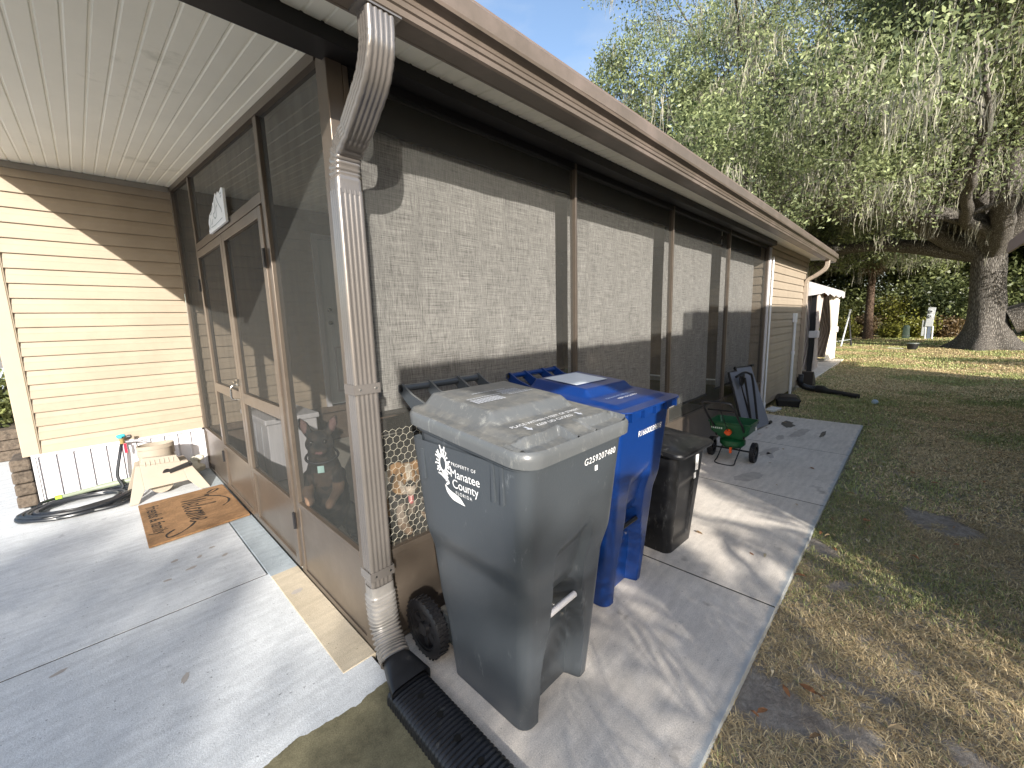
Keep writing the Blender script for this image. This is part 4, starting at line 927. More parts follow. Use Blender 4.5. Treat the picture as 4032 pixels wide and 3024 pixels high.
# u runs toward -y
b = MB(); b.loft([[(x, 3.45-u*.92, 2.138+v*.74) for u, v in ol] for x in (.700, .716)]); pn = b.build('plaque', mat('plaque_white', (.82, .84, .86), .4, var=.04), t, bevel=.002)
b = MB()
def sg(pts, w_=.006):
    P = bez([(p[0], p[1], 0) for p in pts], 6)
    for i in range(len(P)-1):
        a, c = P[i], P[i+1]; d = (c-a).normalized(); q = Vector((-d.y, d.x, 0))*w_
        b.quad(*[(.6985-.0002*(i % 2), 3.45-p.x*.92, 2.138+p.y*.74) for p in (a-q, c-q, c+q, a+q)])
for pts in ([(-.08, .21), (-.10, .16), (-.16, .15)], [(.02, .24), (.0, .15), (-.06, .13), (-.02, .09), (.03, .10), (.04, .16), (.08, .18)], [(.08, .25), (.12, .19), (.19, .12), (.20, .09)], [(-.18, .13), (-.17, .08), (-.21, .05), (-.20, .02)], [(.20, .24), (.24, .24)], [(.20, .21), (.24, .22)], [(-.09, .10), (-.12, .07), (-.15, .06)]): sg(pts)
sg([(-.17, .04), (-.05, .035), (.08, .04), (.2, .045)], .004)
b.build('drawing', mat('plaque_grey', (.36, .40, .42), .5), pn)
# ------------------------------------------------------------------ roller shades inside the screens
def linen():
    m, nt, b = nodes('woven_shade'); L = nt.links; N = nt.nodes.new; tc = N('ShaderNodeTexCoord'); o = tc.outputs['Object']
    def st(sc_, v, seed):
        mp = N('ShaderNodeMapping'); mp.inputs['Scale'].default_value = sc_; mp.inputs['Location'].default_value = (seed, seed, seed); L.new(o, mp.inputs[0]); n = N('ShaderNodeTexNoise'); n.inputs['Scale'].default_value = 1; n.inputs['Detail'].default_value = v; n.inputs['Roughness'].default_value = .75; L.new(mp.outputs[0], n.inputs['Vector']); return n.outputs['Fac']
    a = st((5, 5, 300), 3, 1); c = st((300, 300, 16), 3, 7)
    mx = N('ShaderNodeMath'); mx.operation = 'ADD'; L.new(a, mx.inputs[0]); L.new(c, mx.inputs[1])
    r = N('ShaderNodeValToRGB'); r.color_ramp.elements[0].position = .36; r.color_ramp.elements[1].position = .66
    r.color_ramp.elements[0].color = (.07, .066, .060, 1); r.color_ramp.elements[1].color = (.66, .64, .60, 1)
    hf = N('ShaderNodeMath'); hf.operation = 'MULTIPLY'; hf.inputs[1].default_value = .5; L.new(mx.outputs[0], hf.inputs[0]); L.new(hf.outputs[0], r.inputs[0])
    L.new(r.outputs[0], b.inputs['Base Color']); b.inputs['Roughness'].default_value = .8; b.inputs['Diffuse Roughness'].default_value = 1
    tr = N('ShaderNodeBsdfTransparent'); ms = N('ShaderNodeMixShader'); ms.inputs[0].default_value = .90; out = nt.nodes['Material Output']
    L.new(tr.outputs[0], ms.inputs[1]); L.new(b.outputs[0], ms.inputs[2]); L.new(ms.outputs[0], out.inputs[0]); return m
m_linen = linen()
YR = 1.75
labs = ['woven grey roller shade nearest the downspout, stopping above the grey bin', 'woven grey roller shade behind the blue bin, second from the downspout', 'woven grey roller shade behind the lawn spreader, third from the downspout', 'woven grey roller shade beside the tan siding, behind the folded lounger']
for i, (a, c, zb) in enumerate([(.90, 2.225, 1.045), (2.36, 3.64, .52), (3.86, 5.10, .52), (5.42, 6.80, .55)]):
    t = thing('roller_shade', labs[i], 'roller shade', ((a+c)/2, YR, 2.36), group='roller shades behind the porch screens')
    b = MB(); n = 10; rings = []
    for k in range(n+1):
        x = a+(c-a)*k/n; w_ = .010*math.sin(k*1.3+i); rings.append([(x, YR+w_*0, 2.36), (x, YR+w_, 1.6), (x, YR+w_*.6, zb)])
    b.loft(rings, False, False, closed=False); b.smooth = 'all'; b.build('fabric', m_linen, t)
    b = MB(); b.box(a-.08, YR-.05, 2.27, c+.145, YR-.03, 2.475); b.build('eave_shadow_strip', m_bronze_dark, t); b = MB(); b.smooth = True; b.tube([(a, YR, 2.375), (c, YR, 2.375)], .022, 10); b.build('roller', m_bronze_dark, t)  # dark strip added above each roller shade, standing in for the eave's shadow
    b = MB(); b.smooth = True; b.tube([(a, YR, zb), (c, YR, zb)], .013, 8); b.build('bottom_bar', mat('shade_bar', (.05, .045, .04), .6), t)
# ------------------------------------------------------------------ porch furniture seen faintly
t = thing('storage_box', 'white plastic storage box inside the porch behind the screen door', 'storage box', (1.3, 4.7, 0))
b = MB(); b.box(1.05, 4.25, 0, 1.5, 5.1, .56); b.build('box_body', m_white, t, bevel=.01)
b = MB(); b.box(1.03, 4.23, .56, 1.52, 5.12, .61); b.build('lid', m_white, t, bevel=.01)
b = MB()
for y in (4.45, 4.67, 4.89): b.box(1.044, y, .05, 1.05, y+.012, .52)
b.build('panel_groove', mat('grey_groove', (.4, .41, .43), .5), t)
t = thing('porch_chair', 'dark wicker armchair inside the porch behind the black dog', 'chair', (1.9, 3.3, 0))
m_wick = mat('dark_wicker', (.028, .024, .022), .8, var=.5, scale=40, bump=.6, bscale=120)
MB().box(1.6, 3.0, .22, 2.15, 3.6, .40).build('seat', m_wick, t, bevel=.03); MB().box(2.1, 2.98, .3, 2.22, 3.62, .78).build('backrest', m_wick, t, bevel=.04)
for y in (2.94, 3.58): MB().box(1.6, y, .40, 2.15, y+.08, .56).build('armrest', m_wick, t, bevel=.03)
for x in (1.62, 2.14):
    for y in (3.0, 3.56): MB().box(x, y, 0, x+.05, y+.05, .22).build('leg', m_wick, t)
# ------------------------------------------------------------------ lawn spreader
m_green = mat('green_plastic', (.008, .085, .03), .35, var=.15, scale=6); m_orange = mat('orange_plastic', (.75, .10, .015), .4)
t = thing('lawn_spreader', 'small green push spreader with an orange dial and black wheels on the slab', 'spreader', (4.47, 1.25, 0), R(0))
t.scale = (.84, .84, .84)
b = MB(); b.smooth = 30
def rr(x0, x1, y0, y1, z, r=.03): 
    out = []
    for cx, cy, a0 in ((x1-r, y1-r, 0), (x0+r, y1-r, 90), (x0+r, y0+r, 180), (x1-r, y0+r, 270)):
        for k in range(5): a = R(a0+22.5*k); out.append((cx+r*math.cos(a), cy+r*math.sin(a), z))
    return out
b.loft([rr(-.10, .10, -.13, .13, .27), rr(-.165, .165, -.205, .205, .355), rr(-.185, .185, -.225, .225, .46), rr(-.197, .197, -.237, .237, .472), rr(-.197, .197, -.237, .237, .480), rr(-.182, .182, -.222, .222, .480), rr(-.165, .165, -.205, .205, .40), rr(-.06, .06, -.08, .08, .29)], True, True)
hop = b.build('hopper', m_green, t, world=False)
b = MB(); b.smooth = 40; b.tube([(0, 0, .155), (0, 0, .19), (0, 0, .24), (0, 0, .27)], [.11, .14, .14, .10], 24); b.build('impeller_guard', m_green, t, world=False)
b = MB(); b.smooth = 30; b.tube([(-.172, .0, .37), (-.205, .0, .365)], .036, 20); b.box(-.222, -.035, .357, -.205, .035, .373); b.build('dial', m_orange, hop, world=False)
b = MB(); b.box(-.14, -.03, .10, -.115, -.005, .17); b.build('lever', m_orange, t, world=False)
b = MB(); b.box(.0, -.2405, .375, .045, -.238-.0, .425, rot=Matrix.Rotation(R(-8), 3, 'X')); b.build('sticker', m_print, hop, world=False)
b = MB()
for k in range(6): b.quad(*[(-.1965+.016*0-.0015-(.02*(.42-z)), y, z) for y, z in ((.19-k*.022, .395), (.175-k*.022, .395), (.175-k*.022, .415), (.19-k*.022, .415))])
b.build('lettering', mat('pale_print', (.4, .5, .42), .6), hop, world=False)
b = MB(); b.smooth = True; b.tube([(0, -.22, .115), (0, .22, .115)], .011, 8); b.tube(bez([(-.02, -.10, .17), (-.20, -.10, .05), (-.30, -.09, .008), (-.30, .09, .008), (-.20, .10, .05), (-.02, .10, .17)], 6), .007, 8); b.build('frame', m_black, t, world=False)
wheel(t, 0, 0, .115, .05)
# reorient: wheels run along y for this thing
for ch in [c for c in t.children if c.name.startswith('wheel')]:
    bpy.data.objects.remove(ch.children[0]) if ch.children else None; bpy.data.objects.remove(ch)
for sy in (-.255, .215):
    w1 = wheel(t, 0, 0, .115, .05)
    for ob in (w1, w1.children[0]):
        for v in ob.data.vertices: v.co = Vector((-v.co.y, v.co.x+sy+.02, v.co.z))
b = MB(); b.smooth = True
b.tube(bez([(-.12, -.15, .30), (-.19, -.16, .42), (-.42, -.16, .60), (-.60, -.155, .75), (-.655, -.12, .80), (-.655, .12, .80), (-.60, .155, .75), (-.42, .16, .60), (-.19, .16, .42), (-.12, .15, .30)], 7), .0125, 10)
b.build('push_handle', m_black, t, world=False)
b = MB(); b.smooth = True; b.tube([(-.52, -.155, .69), (-.44, .155, .67)], .010, 8); b.tube([(-.50, -.0, .68), (-.12, .0, .30)], .004, 6); b.build('control_rod', m_black, t, world=False)
# ------------------------------------------------------------------ folded lounger leaning on the wall
m_sling = mat('blue_grey_sling', (.20, .215, .255), .8, var=.08, scale=3, bump=.4, bscale=260)
t = thing('folding_lounger', 'folded camp lounger with blue grey sling and black frame leaning on the porch screens', 'lounger', (5.95, 1.35, 0))
b = MB()
A = [(5.72, 1.345, .02), (6.20, 1.30, .02), (6.06, 1.52, .78), (5.58, 1.56, .80)]
nn = 10; rings = []
for k in range(nn+1):
    s_ = k/nn; p = Vector(A[0]).lerp(Vector(A[3]), s_); q = Vector(A[1]).lerp(Vector(A[2]), s_); rings.append([p.lerp(q, e_/6)+Vector((0, -.012*math.sin(math.pi*e_/6), 0)) for e_ in range(7)])
b.loft(rings, False, False, closed=False); b.smooth = 'all'; b.build('sling', m_sling, t)
b = MB(); A2 = [(5.50, 1.40, .02), (5.70, 1.38, .02), (5.60, 1.55, .76), (5.36, 1.57, .77)]
b.quad(*A2); b.build('sling', m_sling, t)
b = MB(); b.smooth = True
def P_(a): return Vector(a)+Vector((0, .018, 0))
for a, c in ((A[0], A[3]), (A[1], A[2]), (A[0], A[1]), (A[3], A[2])): b.tube([P_(a)-(P_(c)-P_(a)).normalized()*.02, P_(c)+(P_(c)-P_(a)).normalized()*.02], .014, 8)
b.tube([P_(A2[0]), P_(A2[3]), P_(A2[2])+Vector((.0, 0, 0))], .013, 8)
b.tube(bez([(5.74, 1.33, .10), (5.64, 1.39, .66), (5.60, 1.42, .74), (5.50, 1.46, .76), (5.36, 1.50, .72)], 6), .014, 8); b.tube([(5.60, 1.36, .10), (5.50, 1.44, .70)], .012, 8)
b.build('frame', m_black, t)
b = MB(); b.smooth = True; b.tube([(6.18, 1.30, .02), (6.24, 1.29, .03)], .02, 8); b.tube([(6.05, 1.52, .79), (6.11, 1.515, .79)], .018, 8); b.build('foot_cap', m_black, t)
me = blob([((5.50, 1.47, .66), (.09, .02, .07)), ((5.50, 1.47, .72), (.10, .02, .03))], .012, 3)
for v in me.vertices: v.co -= Vector(t.location)
place_mesh('headrest', me, m_black, t)
# bait box and paper beside the siding
t = thing('bait_station', 'low black plastic box on the grass against the tan siding', 'plastic box', (7.9, 1.42, 0), R(14))
b = MB(); b.smooth = 30; b.loft([rr(-.20, .20, -.15, .15, -.03, .03), rr(-.21, .21, -.16, .16, .06, .03)], True, False); b.build('base', m_black, t, world=False)
b = MB(); b.smooth = 30; b.loft([rr(-.22, .22, -.17, .17, .062, .03), rr(-.22, .22, -.17, .17, .085, .03), rr(-.17, .17, -.12, .12, .125, .03), rr(-.16, .16, -.11, .11, .127, .03)], True, True); b.build('lid', m_black, t, world=False)
b = MB(); b.loft([[(7.18, 1.46, -.035+z), (7.42, 1.40, -.03+z), (7.46, 1.54, -.03+z), (7.22, 1.58, -.035+z)] for z in (0, .035)]); tag(b.build('paver', mat('white_block', (.62, .62, .60), .8, var=.1), None, bevel=.005), 'small white block on the ground where the slab meets the siding', 'block')
b = MB(); b.smooth = True
me = blob([((0, 0, 0), (.045, .045, .045))], .01, 1); o = place_mesh('ball', me, mat('pale_blue', (.40, .50, .58), .6), None); o.location = (8.75, .38, .0); tag(o, 'pale blue ball lying on the lawn past the pipe end', 'ball')
# ------------------------------------------------------------------ dogs behind the screens
m_fur = col_mat('fur', .75, .5, 160)
t = thing('dog', 'black french bulldog standing up at the end wall screen with a pale tag', 'dog', (.88, 2.5, 0))
def T(p): return Vector(p)
# faces -x (toward the driveway), forepaws on the kick plate rail
O_ = Vector((.92, 2.56, 0)); Fd = Vector((-.47, -.883, 0)).normalized(); Sd = Vector((-Fd.y, Fd.x, 0)).normalized()*-1
Q = lambda a, s_, z: O_+Fd*a+Sd*s_+Vector((0, 0, z))
H = Q(.10, .0, .79)
parts = [(Q(-.17, 0, .22), Q(-.06, 0, .42), .115, .125), (Q(-.06, 0, .42), Q(.03, 0, .60), .125, .098), (Q(.03, 0, .60), H, .085, .07),
  (H, (.066, .066, .066)), (Q(.10, .035, .775), (.045, .045, .05)), (Q(.10, -.035, .775), (.045, .045, .05)), (Q(.145, 0, .765), (.040, .040, .038)), (Q(.155, .026, .752), (.026, .026, .030)), (Q(.155, -.026, .752), (.026, .026, .030)), (Q(.14, 0, .728), (.036, .036, .020)),
  (Q(.135, .032, .815), (.022, .022, .016)), (Q(.135, -.032, .815), (.022, .022, .016)),
  (Q(.05, .085, .56), Q(.15, .080, .50), .042, .034), (Q(.15, .080, .50), Q(.225, .062, .48), .030, .024), (Q(.225, .062, .478), Q(.245, .060, .473), .028, .022),
  (Q(.05, -.085, .56), Q(.17, -.085, .50), .042, .034), (Q(.17, -.085, .50), Q(.30, -.055, .48), .030, .024), (Q(.30, -.055, .478), Q(.325, -.05, .473), .028, .022),
  (Q(-.17, .08, .22), Q(-.10, .12, .10), .07, .04), (Q(-.10, .12, .10), Q(-.15, .12, .03), .032, .028), (Q(-.15, .12, .03), Q(-.07, .12, .022), .028, .022),
  (Q(-.17, -.08, .22), Q(-.10, -.12, .10), .07, .04), (Q(-.10, -.12, .10), Q(-.15, -.12, .03), .032, .028), (Q(-.15, -.12, .03), Q(-.07, -.12, .022), .028, .022)]
for s in (1, -1):
    base = Q(.085, .058*s, .84); tip = Q(.075, .098*s, .925)
    parts += [(base, base.lerp(tip, .55), .026, .028), (base.lerp(tip, .55), tip, .026, .010)]
me = blob(parts, .0075, 4)
def dc(co):
    p = co+Vector(t.location)
    c = Vector((.020, .018, .018)); n_ = noise.noise(p*22); c = c*(1+.5*n_)
    if n_ > .15: c = c.lerp(Vector((.10, .07, .045)), .35)
    a_, s_ = (p-O_).dot(Fd), (p-O_).dot(Sd)
    if a_ > .13 and p.z < .54: c = Vector((.16, .10, .065))*(1+.3*n_)
    for s in (1, -1):
        d = Vector(((s_-.080*s)*1.6, (p.z-.885)*.75))
        if d.length < .033 and a_ > .078: c = Vector((.20, .12, .11))
    if abs(s_) < .016 and a_ > .165 and p.z > .762: c = Vector((.004, .004, .004))
    if abs(p.z-.738) < .007 and a_ > .16 and abs(s_) < .018: c = Vector((.25, .13, .13))
    if .50 < p.z < .60 and a_ > .08 and abs(s_) < .05: c = c.lerp(Vector((.13, .09, .065)), .5)
    return tuple(c)
for v in me.vertices: v.co -= Vector(t.location)
body = place_mesh('body', me, m_fur, t, dc)
m_eye = mat('eye', (.01, .007, .005), .08)
for s in (1, -1):
    b = MB(); b.smooth = True; c = Q(.158, .036*s, .797); b.tube([c-Fd*.012, c, c+Fd*.006, c+Fd*.009], [.012, .0115, .008, .001], 12); b.build('eye', m_eye, t)
b = MB(); b.smooth = True; b.tube([tuple(Q(.055+.088*math.cos(a), .09*math.sin(a), .685-.02*math.cos(a))) for a in [2*math.pi*k/28 for k in range(28)]], .008, 8, closed=True); col_ = b.build('collar', mat('dark_collar', (.02, .02, .025), .6), t)
b = MB(); q = Q(.15, 0, .63); b.bar(q+Sd*.018, q-Sd*.018, .004, .042); b.build('tag', mat('mint_tag', (.45, .70, .66), .4), col_, bevel=.003)
# tan dog behind the chicken wire
t = thing('dog', 'tan and white dog with its tongue out behind the chicken wire beside the grey bin', 'dog', (1.02, 1.85, 0))
H = Vector((1.045, 1.79, .705)); fw = Vector((-.45, -.89, -.12)).normalized(); sd = Vector((-.89, .45, 0)).normalized(); up = Vector((0, 0, 1))
L_ = lambda a, b_, c: H+fw*a+sd*b_+up*c
parts = [((1.12, 2.06, .26), (1.08, 1.95, .44), .10, .10), ((1.08, 1.95, .44), (1.05, 1.86, .58), .095, .075), ((1.05, 1.86, .58), H, .07, .062),
 (H, (.062, .062, .058)), (L_(.04, 0, .012), L_(.115, 0, -.028), .040, .026), (L_(.04, 0, -.035), L_(.10, 0, -.062), .028, .016), (L_(.02, .035, .02), (.022, .022, .02)), (L_(.02, -.035, .02), (.022, .022, .02)),
 ((1.00, 1.82, .54), (.965, 1.73, .48), .036, .028), ((.965, 1.73, .48), (.96, 1.67, .47), .026, .022), ((1.10, 1.82, .54), (1.11, 1.73, .48), .036, .028), ((1.11, 1.73, .48), (1.115, 1.67, .47), .026, .022),
 ((1.06, 2.10, .24), (1.0, 2.06, .10), .06, .035), ((1.0, 2.06, .10), (1.02, 2.09, .03), .028, .026), ((1.02, 2.09, .03), (1.0, 2.0, .022), .026, .02),
 ((1.17, 2.10, .24), (1.2, 2.04, .10), .06, .035), ((1.2, 2.04, .10), (1.2, 2.08, .03), .028, .026), ((1.2, 2.08, .03), (1.2, 2.0, .022), .026, .02)]
for s in (1, -1): parts += [(L_(-.01, .045*s, .045), L_(-.02, .085*s, .03), .022, .018), (L_(-.02, .085*s, .03), L_(-.0, .095*s, -.025), .016, .009)]
me = blob(parts, .0075, 4)
def dc2(co):
    p = co+Vector(t.location); q = p-H; a, s_, z_ = q.dot(fw), q.dot(sd), q.z
    n_ = noise.noise(p*20); c = Vector((.42, .23, .09))*(1+.3*n_)
    if abs(s_) < .014 and a > .0 and z_ > -.02: c = Vector((.62, .52, .40))
    if a > .10 and z_ > -.03: c = Vector((.02, .015, .012))
    if z_ < -.02 and a > .03: c = Vector((.60, .50, .40))
    if z_ < -.10 and p.z > .45 and p.y < 1.9: c = Vector((.05, .045, .04)) if n_ < .1 else Vector((.35, .28, .22))
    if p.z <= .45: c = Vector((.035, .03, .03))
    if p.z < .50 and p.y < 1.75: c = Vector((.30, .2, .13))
    return tuple(c)
for v in me.vertices: v.co -= Vector(t.location)
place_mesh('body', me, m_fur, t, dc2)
for s in (1, -1):
    b = MB(); b.smooth = True; c = L_(.055, .030*s, .022); b.tube([c-fw*.01, c, c+fw*.007, c+fw*.009], [.011, .0105, .007, .001], 12); b.build('eye', m_eye, t)
me = blob([(L_(.095, 0, -.040), L_(.118, 0, -.085), .016, .014)], .005, 2)
for v in me.vertices: v.co -= Vector(t.location)
place_mesh('tongue', me, mat('tongue_pink', (.62, .20, .20), .35), t)
b = MB(); b.smooth = True; b.tube([tuple(Vector((1.05, 1.845, .615))+Vector((.078*math.cos(a), .070*math.sin(a), .03*math.sin(a)))) for a in [2*math.pi*k/28 for k in range(28)]], .009, 8, closed=True); b.build('collar', m_black, t)
# ------------------------------------------------------------------ vegetation helpers
def leaves(centers, sig, n, size, asp=.45, tone=None, flat=.6, seed=0):
    """leaf quads scattered round the centres; returns V,F,C"""
    g = np.random.default_rng(seed); C = np.asarray(centers, 'f'); N = len(C)*n
    idx = np.repeat(np.arange(len(C)), n)
    off = g.normal(0, 1, (N, 3)); off /= np.maximum(1, np.linalg.norm(off, axis=1, keepdims=True)/1.7)
    P = C[idx]+off*sig*np.array([1, 1, .75])
    d = g.normal(0, 1, (N, 3)); d /= np.linalg.norm(d, axis=1, keepdims=True)
    e = g.normal(0, 1, (N, 3)); e -= d*(e*d).sum(1, keepdims=True); e /= np.linalg.norm(e, axis=1, keepdims=True)
    s = size*g.uniform(.6, 1.3, (N, 1)); d = d*s; e = e*s*asp
    V = np.stack([P-d, P+e-d*.1, P+d, P-e-d*.1], 1).reshape(-1, 3)
    F = np.arange(N*4).reshape(-1, 4)
    ct = (g.uniform(0, 1, len(C)) if tone is None else np.asarray(tone))[idx]
    c = np.clip(ct*.72+g.uniform(-.06, .34, N), 0, 1)
    return V, F, np.repeat(np.stack([c, c, c], 1), 4, axis=0)
def skeleton(b, start, d, L, r, depth, spread, droop, g, tips, nchild=(5, 4, 4), minr=.008, moss=None):
    n = max(4, int(L/.45)); p = Vector(start); d = Vector(d).normalized(); pts = [p.copy()]
    for i in range(n):
        j = Vector((g.normal(), g.normal(), g.normal()*.7))*spread; d = (d+j*.28+Vector((0, 0, droop*(i/n)))).normalized(); d.z = abs(d.z)+.15 if (p.z < 3.6 and d.z < 0) else d.z; p = p+d*(L/n); pts.append(p.copy())
    rs = [max(minr, r*(1-.78*i/n)) for i in range(n+1)]
    b.tube(pts, rs, 8 if r > .12 else 5 if r > .03 else 4, cap=False)
    if moss is not None and r < .25:
        for q in pts[1::2]: moss.append(q)
    if depth == 0:
        for q in pts[n//3::1]: tips.append(q)
        return
    k = nchild[-depth] if depth <= len(nchild) else 4
    for c in range(k):
        t = .25+.75*(c+g.uniform(0, .8))/k; i = min(n-1, int(t*n)); q = pts[i]; dd = (pts[i+1]-pts[i]).normalized()
        a = g.uniform(0, 2*math.pi); s = Vector((math.cos(a), math.sin(a), g.uniform(-.2, .6))); nd = (dd*.7+s*.8).normalized()
        skeleton(b, q, nd, L*g.uniform(.38, .58), rs[i]*.55, depth-1, spread*1.15, droop*.8, g, tips, nchild, minr, moss)
def bark_mat(name, c1, c2, sc_=4, st=1.):
    m, nt, b = nodes(name); L = nt.links; N = nt.nodes.new; tc = N('ShaderNodeTexCoord'); mp = N('ShaderNodeMapping'); mp.inputs['Scale'].default_value = (3.2, 3.2, .6); L.new(tc.outputs['Object'], mp.inputs[0])
    v = N('ShaderNodeTexVoronoi'); v.inputs['Scale'].default_value = sc_*2; v.feature = 'DISTANCE_TO_EDGE'; L.new(mp.outputs[0], v.inputs['Vector'])
    n = N('ShaderNodeTexNoise'); n.inputs['Scale'].default_value = sc_*3; n.inputs['Detail'].default_value = 9; n.inputs['Roughness'].default_value = .75; L.new(mp.outputs[0], n.inputs['Vector'])
    L.new(n.outputs['Color'], v.inputs['Vector']) if False else None
    mu = N('ShaderNodeMath'); mu.operation = 'MULTIPLY'; L.new(v.outputs['Distance'], mu.inputs[0]); L.new(n.outputs['Fac'], mu.inputs[1])
    r = N('ShaderNodeValToRGB'); r.color_ramp.elements[0].color = (*c1, 1); r.color_ramp.elements[1].color = (*c2, 1); r.color_ramp.elements[1].position = .25; L.new(mu.outputs[0], r.inputs[0]); L.new(r.outputs[0], b.inputs['Base Color'])
    ad = N('ShaderNodeMath'); ad.operation = 'ADD'; L.new(mu.outputs[0], ad.inputs[0]); L.new(n.outputs['Fac'], ad.inputs[1])
    bp = N('ShaderNodeBump'); bp.inputs['Strength'].default_value = 1; bp.inputs['Distance'].default_value = .12*st; L.new(ad.outputs[0], bp.inputs['Height']); L.new(bp.outputs[0], b.inputs['Normal']); b.inputs['Roughness'].default_value = .9; b.inputs['Specular IOR Level'].default_value = .15
    return m
m_bark = bark_mat('oak_bark', (.09, .08, .07), (.52, .48, .43)); m_bark_d = bark_mat('dark_bark', (.02, .017, .014), (.10, .085, .07))
m_leaf = leaf_mat('oak_leaf', (.022, .042, .013), (.46, .52, .25), .40)
m_leaf2 = leaf_mat('oak_leaf_bright', (.025, .048, .014), (.44, .50, .24), .40)
m_leafd = leaf_mat('dark_leaf', (.025, .04, .018), (.30, .34, .13), .35)
m_leafy = leaf_mat('yellow_leaf', (.07, .06, .018), (.32, .33, .06), .35)
m_leafr = leaf_mat('rust_leaf', (.06, .04, .02), (.22, .15, .07), .3)
m_moss = leaf_mat('spanish_moss', (.17, .165, .13), (.48, .46, .36), .25, .9)
def moss_mesh(points, g, length=(.4, 1.4), per=20):
    V = []; F = []; C = []
    for q in points:
        Lm = g.uniform(*length); tone = g.uniform(.1, 1)
        for k in range(per):
            x, y = q.x+g.normal()*.17, q.y+g.normal()*.17; l = Lm*g.uniform(.4, 1); w_ = g.uniform(.004, .016); a = g.uniform(0, math.pi); cx, cy = math.cos(a)*w_, math.sin(a)*w_
            n = 5; sx, sy = g.normal()*.05, g.normal()*.05; k0 = len(V)
            for i in range(n+1):
                t = i/n; wv = (1-.75*t)*(.5+.8*min(1, t*4)); ox = x+sx*t+.03*math.sin(t*7+k); oy = y+sy*t+.03*math.cos(t*6+k*2); z = q.z-l*t+.05
                V += [(ox-cx*wv, oy-cy*wv, z), (ox+cx*wv, oy+cy*wv, z)]; c = tone*.6+g.uniform(0, .4); C += [(c, c, c)]*2
            for i in range(n): F.append((k0+2*i, k0+2*i+1, k0+2*i+3, k0+2*i+2))
    return np.array(V, 'f'), np.array(F), np.array(C, 'f')
def sub(V, t): return V-np.array(tuple(t.location), 'f')
def oak(name, label, base, stems, seed, leafm, leafn=44, sig=.42, size=.085, moss_n=0, nchild=(6, 5, 4), group=None, bark=None, flare=True, tr=.5, th=3., mlen=(.35, 1.3), zmin=2.6):
    t = thing(name, label, 'tree', base, group=group); g = np.random.default_rng(seed); tips = []; ms = []
    bx, by = base[0], base[1]
    b = MB(); b.smooth = 'all'
    # trunk with buttress roots
    rings = []; n = 40; lean = stems['lean']
    for i in range(22):
        z = -.1+th*(i/21)**1.25; q = z/th; fl = (1.0*math.exp(-max(0, z)*2.2)+.28*math.exp(-max(0, z)*.7)) if flare else .3*math.exp(-z*2)
        cx, cy = bx+lean[0]*q, by+lean[1]*q; ring = []
        for k in range(n):
            a = 2*math.pi*k/n; lob = .5+.5*math.sin(a*4+seed)+.3*math.sin(a*7+2*seed); r_ = tr*(1+fl*(.65+.65*lob*math.exp(-max(0, z)*.9))+.06*noise.noise((math.cos(a)*2, math.sin(a)*2, z*1.5)))
            ring.append((cx+r_*math.cos(a), cy+r_*math.sin(a), z))
        rings.append(ring)
    b.loft(rings, False, True); b.build('trunk', bark or m_bark, t)
    b = MB(); b.smooth = 'all'
    for (st, d, L, r_) in stems['limbs']: skeleton(b, st, d, L, r_, 3, .55, -.04, g, tips, nchild, .01, ms)
    b.build('limbs', bark or m_bark, t)
    tips = [p for p in tips if p.z > zmin+.5*math.sin(p.x*2+p.y)]
    V, F, C = leaves([tuple(p) for p in tips], sig, leafn, size, seed=seed, tone=g.uniform(0, 1, len(tips)))
    np_mesh('crown', sub(V, t), F, leafm, t, C)
    if moss_n and ms:
        pk = [ms[i] for i in g.choice(len(ms), min(moss_n, len(ms)), replace=False)]
        V, F, C = moss_mesh([p for p in pk if p.z > zmin], g, mlen); np_mesh('spanish_moss', sub(V, t), F, m_moss, t, C)
    return t, len(tips)
cnt = []
# the great oak at the right
F1 = Vector((23.3, -1.7, 3.3))
L1 = [(F1, (-.75, .55, .55), 10, .34), (F1, (-.9, .05, .55), 10.5, .34), (F1, (.1, .9, .45), 9.5, .32), (F1+Vector((0, 0, .3)), (-.45, .8, .75), 11, .32), (F1, (.1, .2, 1), 9, .34), (F1, (-.6, -.25, .9), 9.5, .32), (Vector((23.3, -2.4, 1.0)), (.35, -1, .6), 6, .50), (F1, (.5, .3, .8), 8, .28), (F1, (-.5, .6, .95), 12, .3), (F1, (-.85, .3, .9), 12.5, .3), (F1, (-.3, 1, .85), 12, .3), (F1, (-.7, -.1, 1.0), 12, .3), (F1+Vector((0, 0, .6)), (-.9, .5, .5), 10, .24), (F1+Vector((0, 0, .8)), (-.55, .9, .45), 10, .24), (F1+Vector((0, 0, .5)), (-.98, .15, .4), 9, .22), (F1+Vector((0, 0, 1.2)), (-.75, .7, .6), 11, .22)]
t, k = oak('live_oak', 'huge live oak with flared grey trunk and hanging moss on the right of the lawn', (23.2, -1.9, 0), dict(lean=(.1, .25), limbs=L1), 3, m_leaf, 52, .42, .057, 2300, tr=.44, th=3.6, zmin=3.5); cnt.append(k)
F2 = Vector((21, 9.6, 3.4))
L2 = [(F2, (-.6, .4, .8), 8, .3), (F2, (-.7, -.5, .7), 8, .3), (F2, (.1, -.8, .7), 8, .3), (F2, (0, .3, 1), 8.5, .3), (F2, (-.9, 0, .9), 8, .28), (F2, (-.2, -.4, 1), 9, .3), (F2, (.5, -.3, .7), 7, .3), (F2, (-.5, .1, .35), 7, .2), (F2, (-.3, -.6, 1.0), 11, .3), (F2, (0, .5, 1.1), 10, .28), (F2, (-.6, .1, 1.1), 11, .3), (F2, (.1, -.9, .9), 11, .28)]
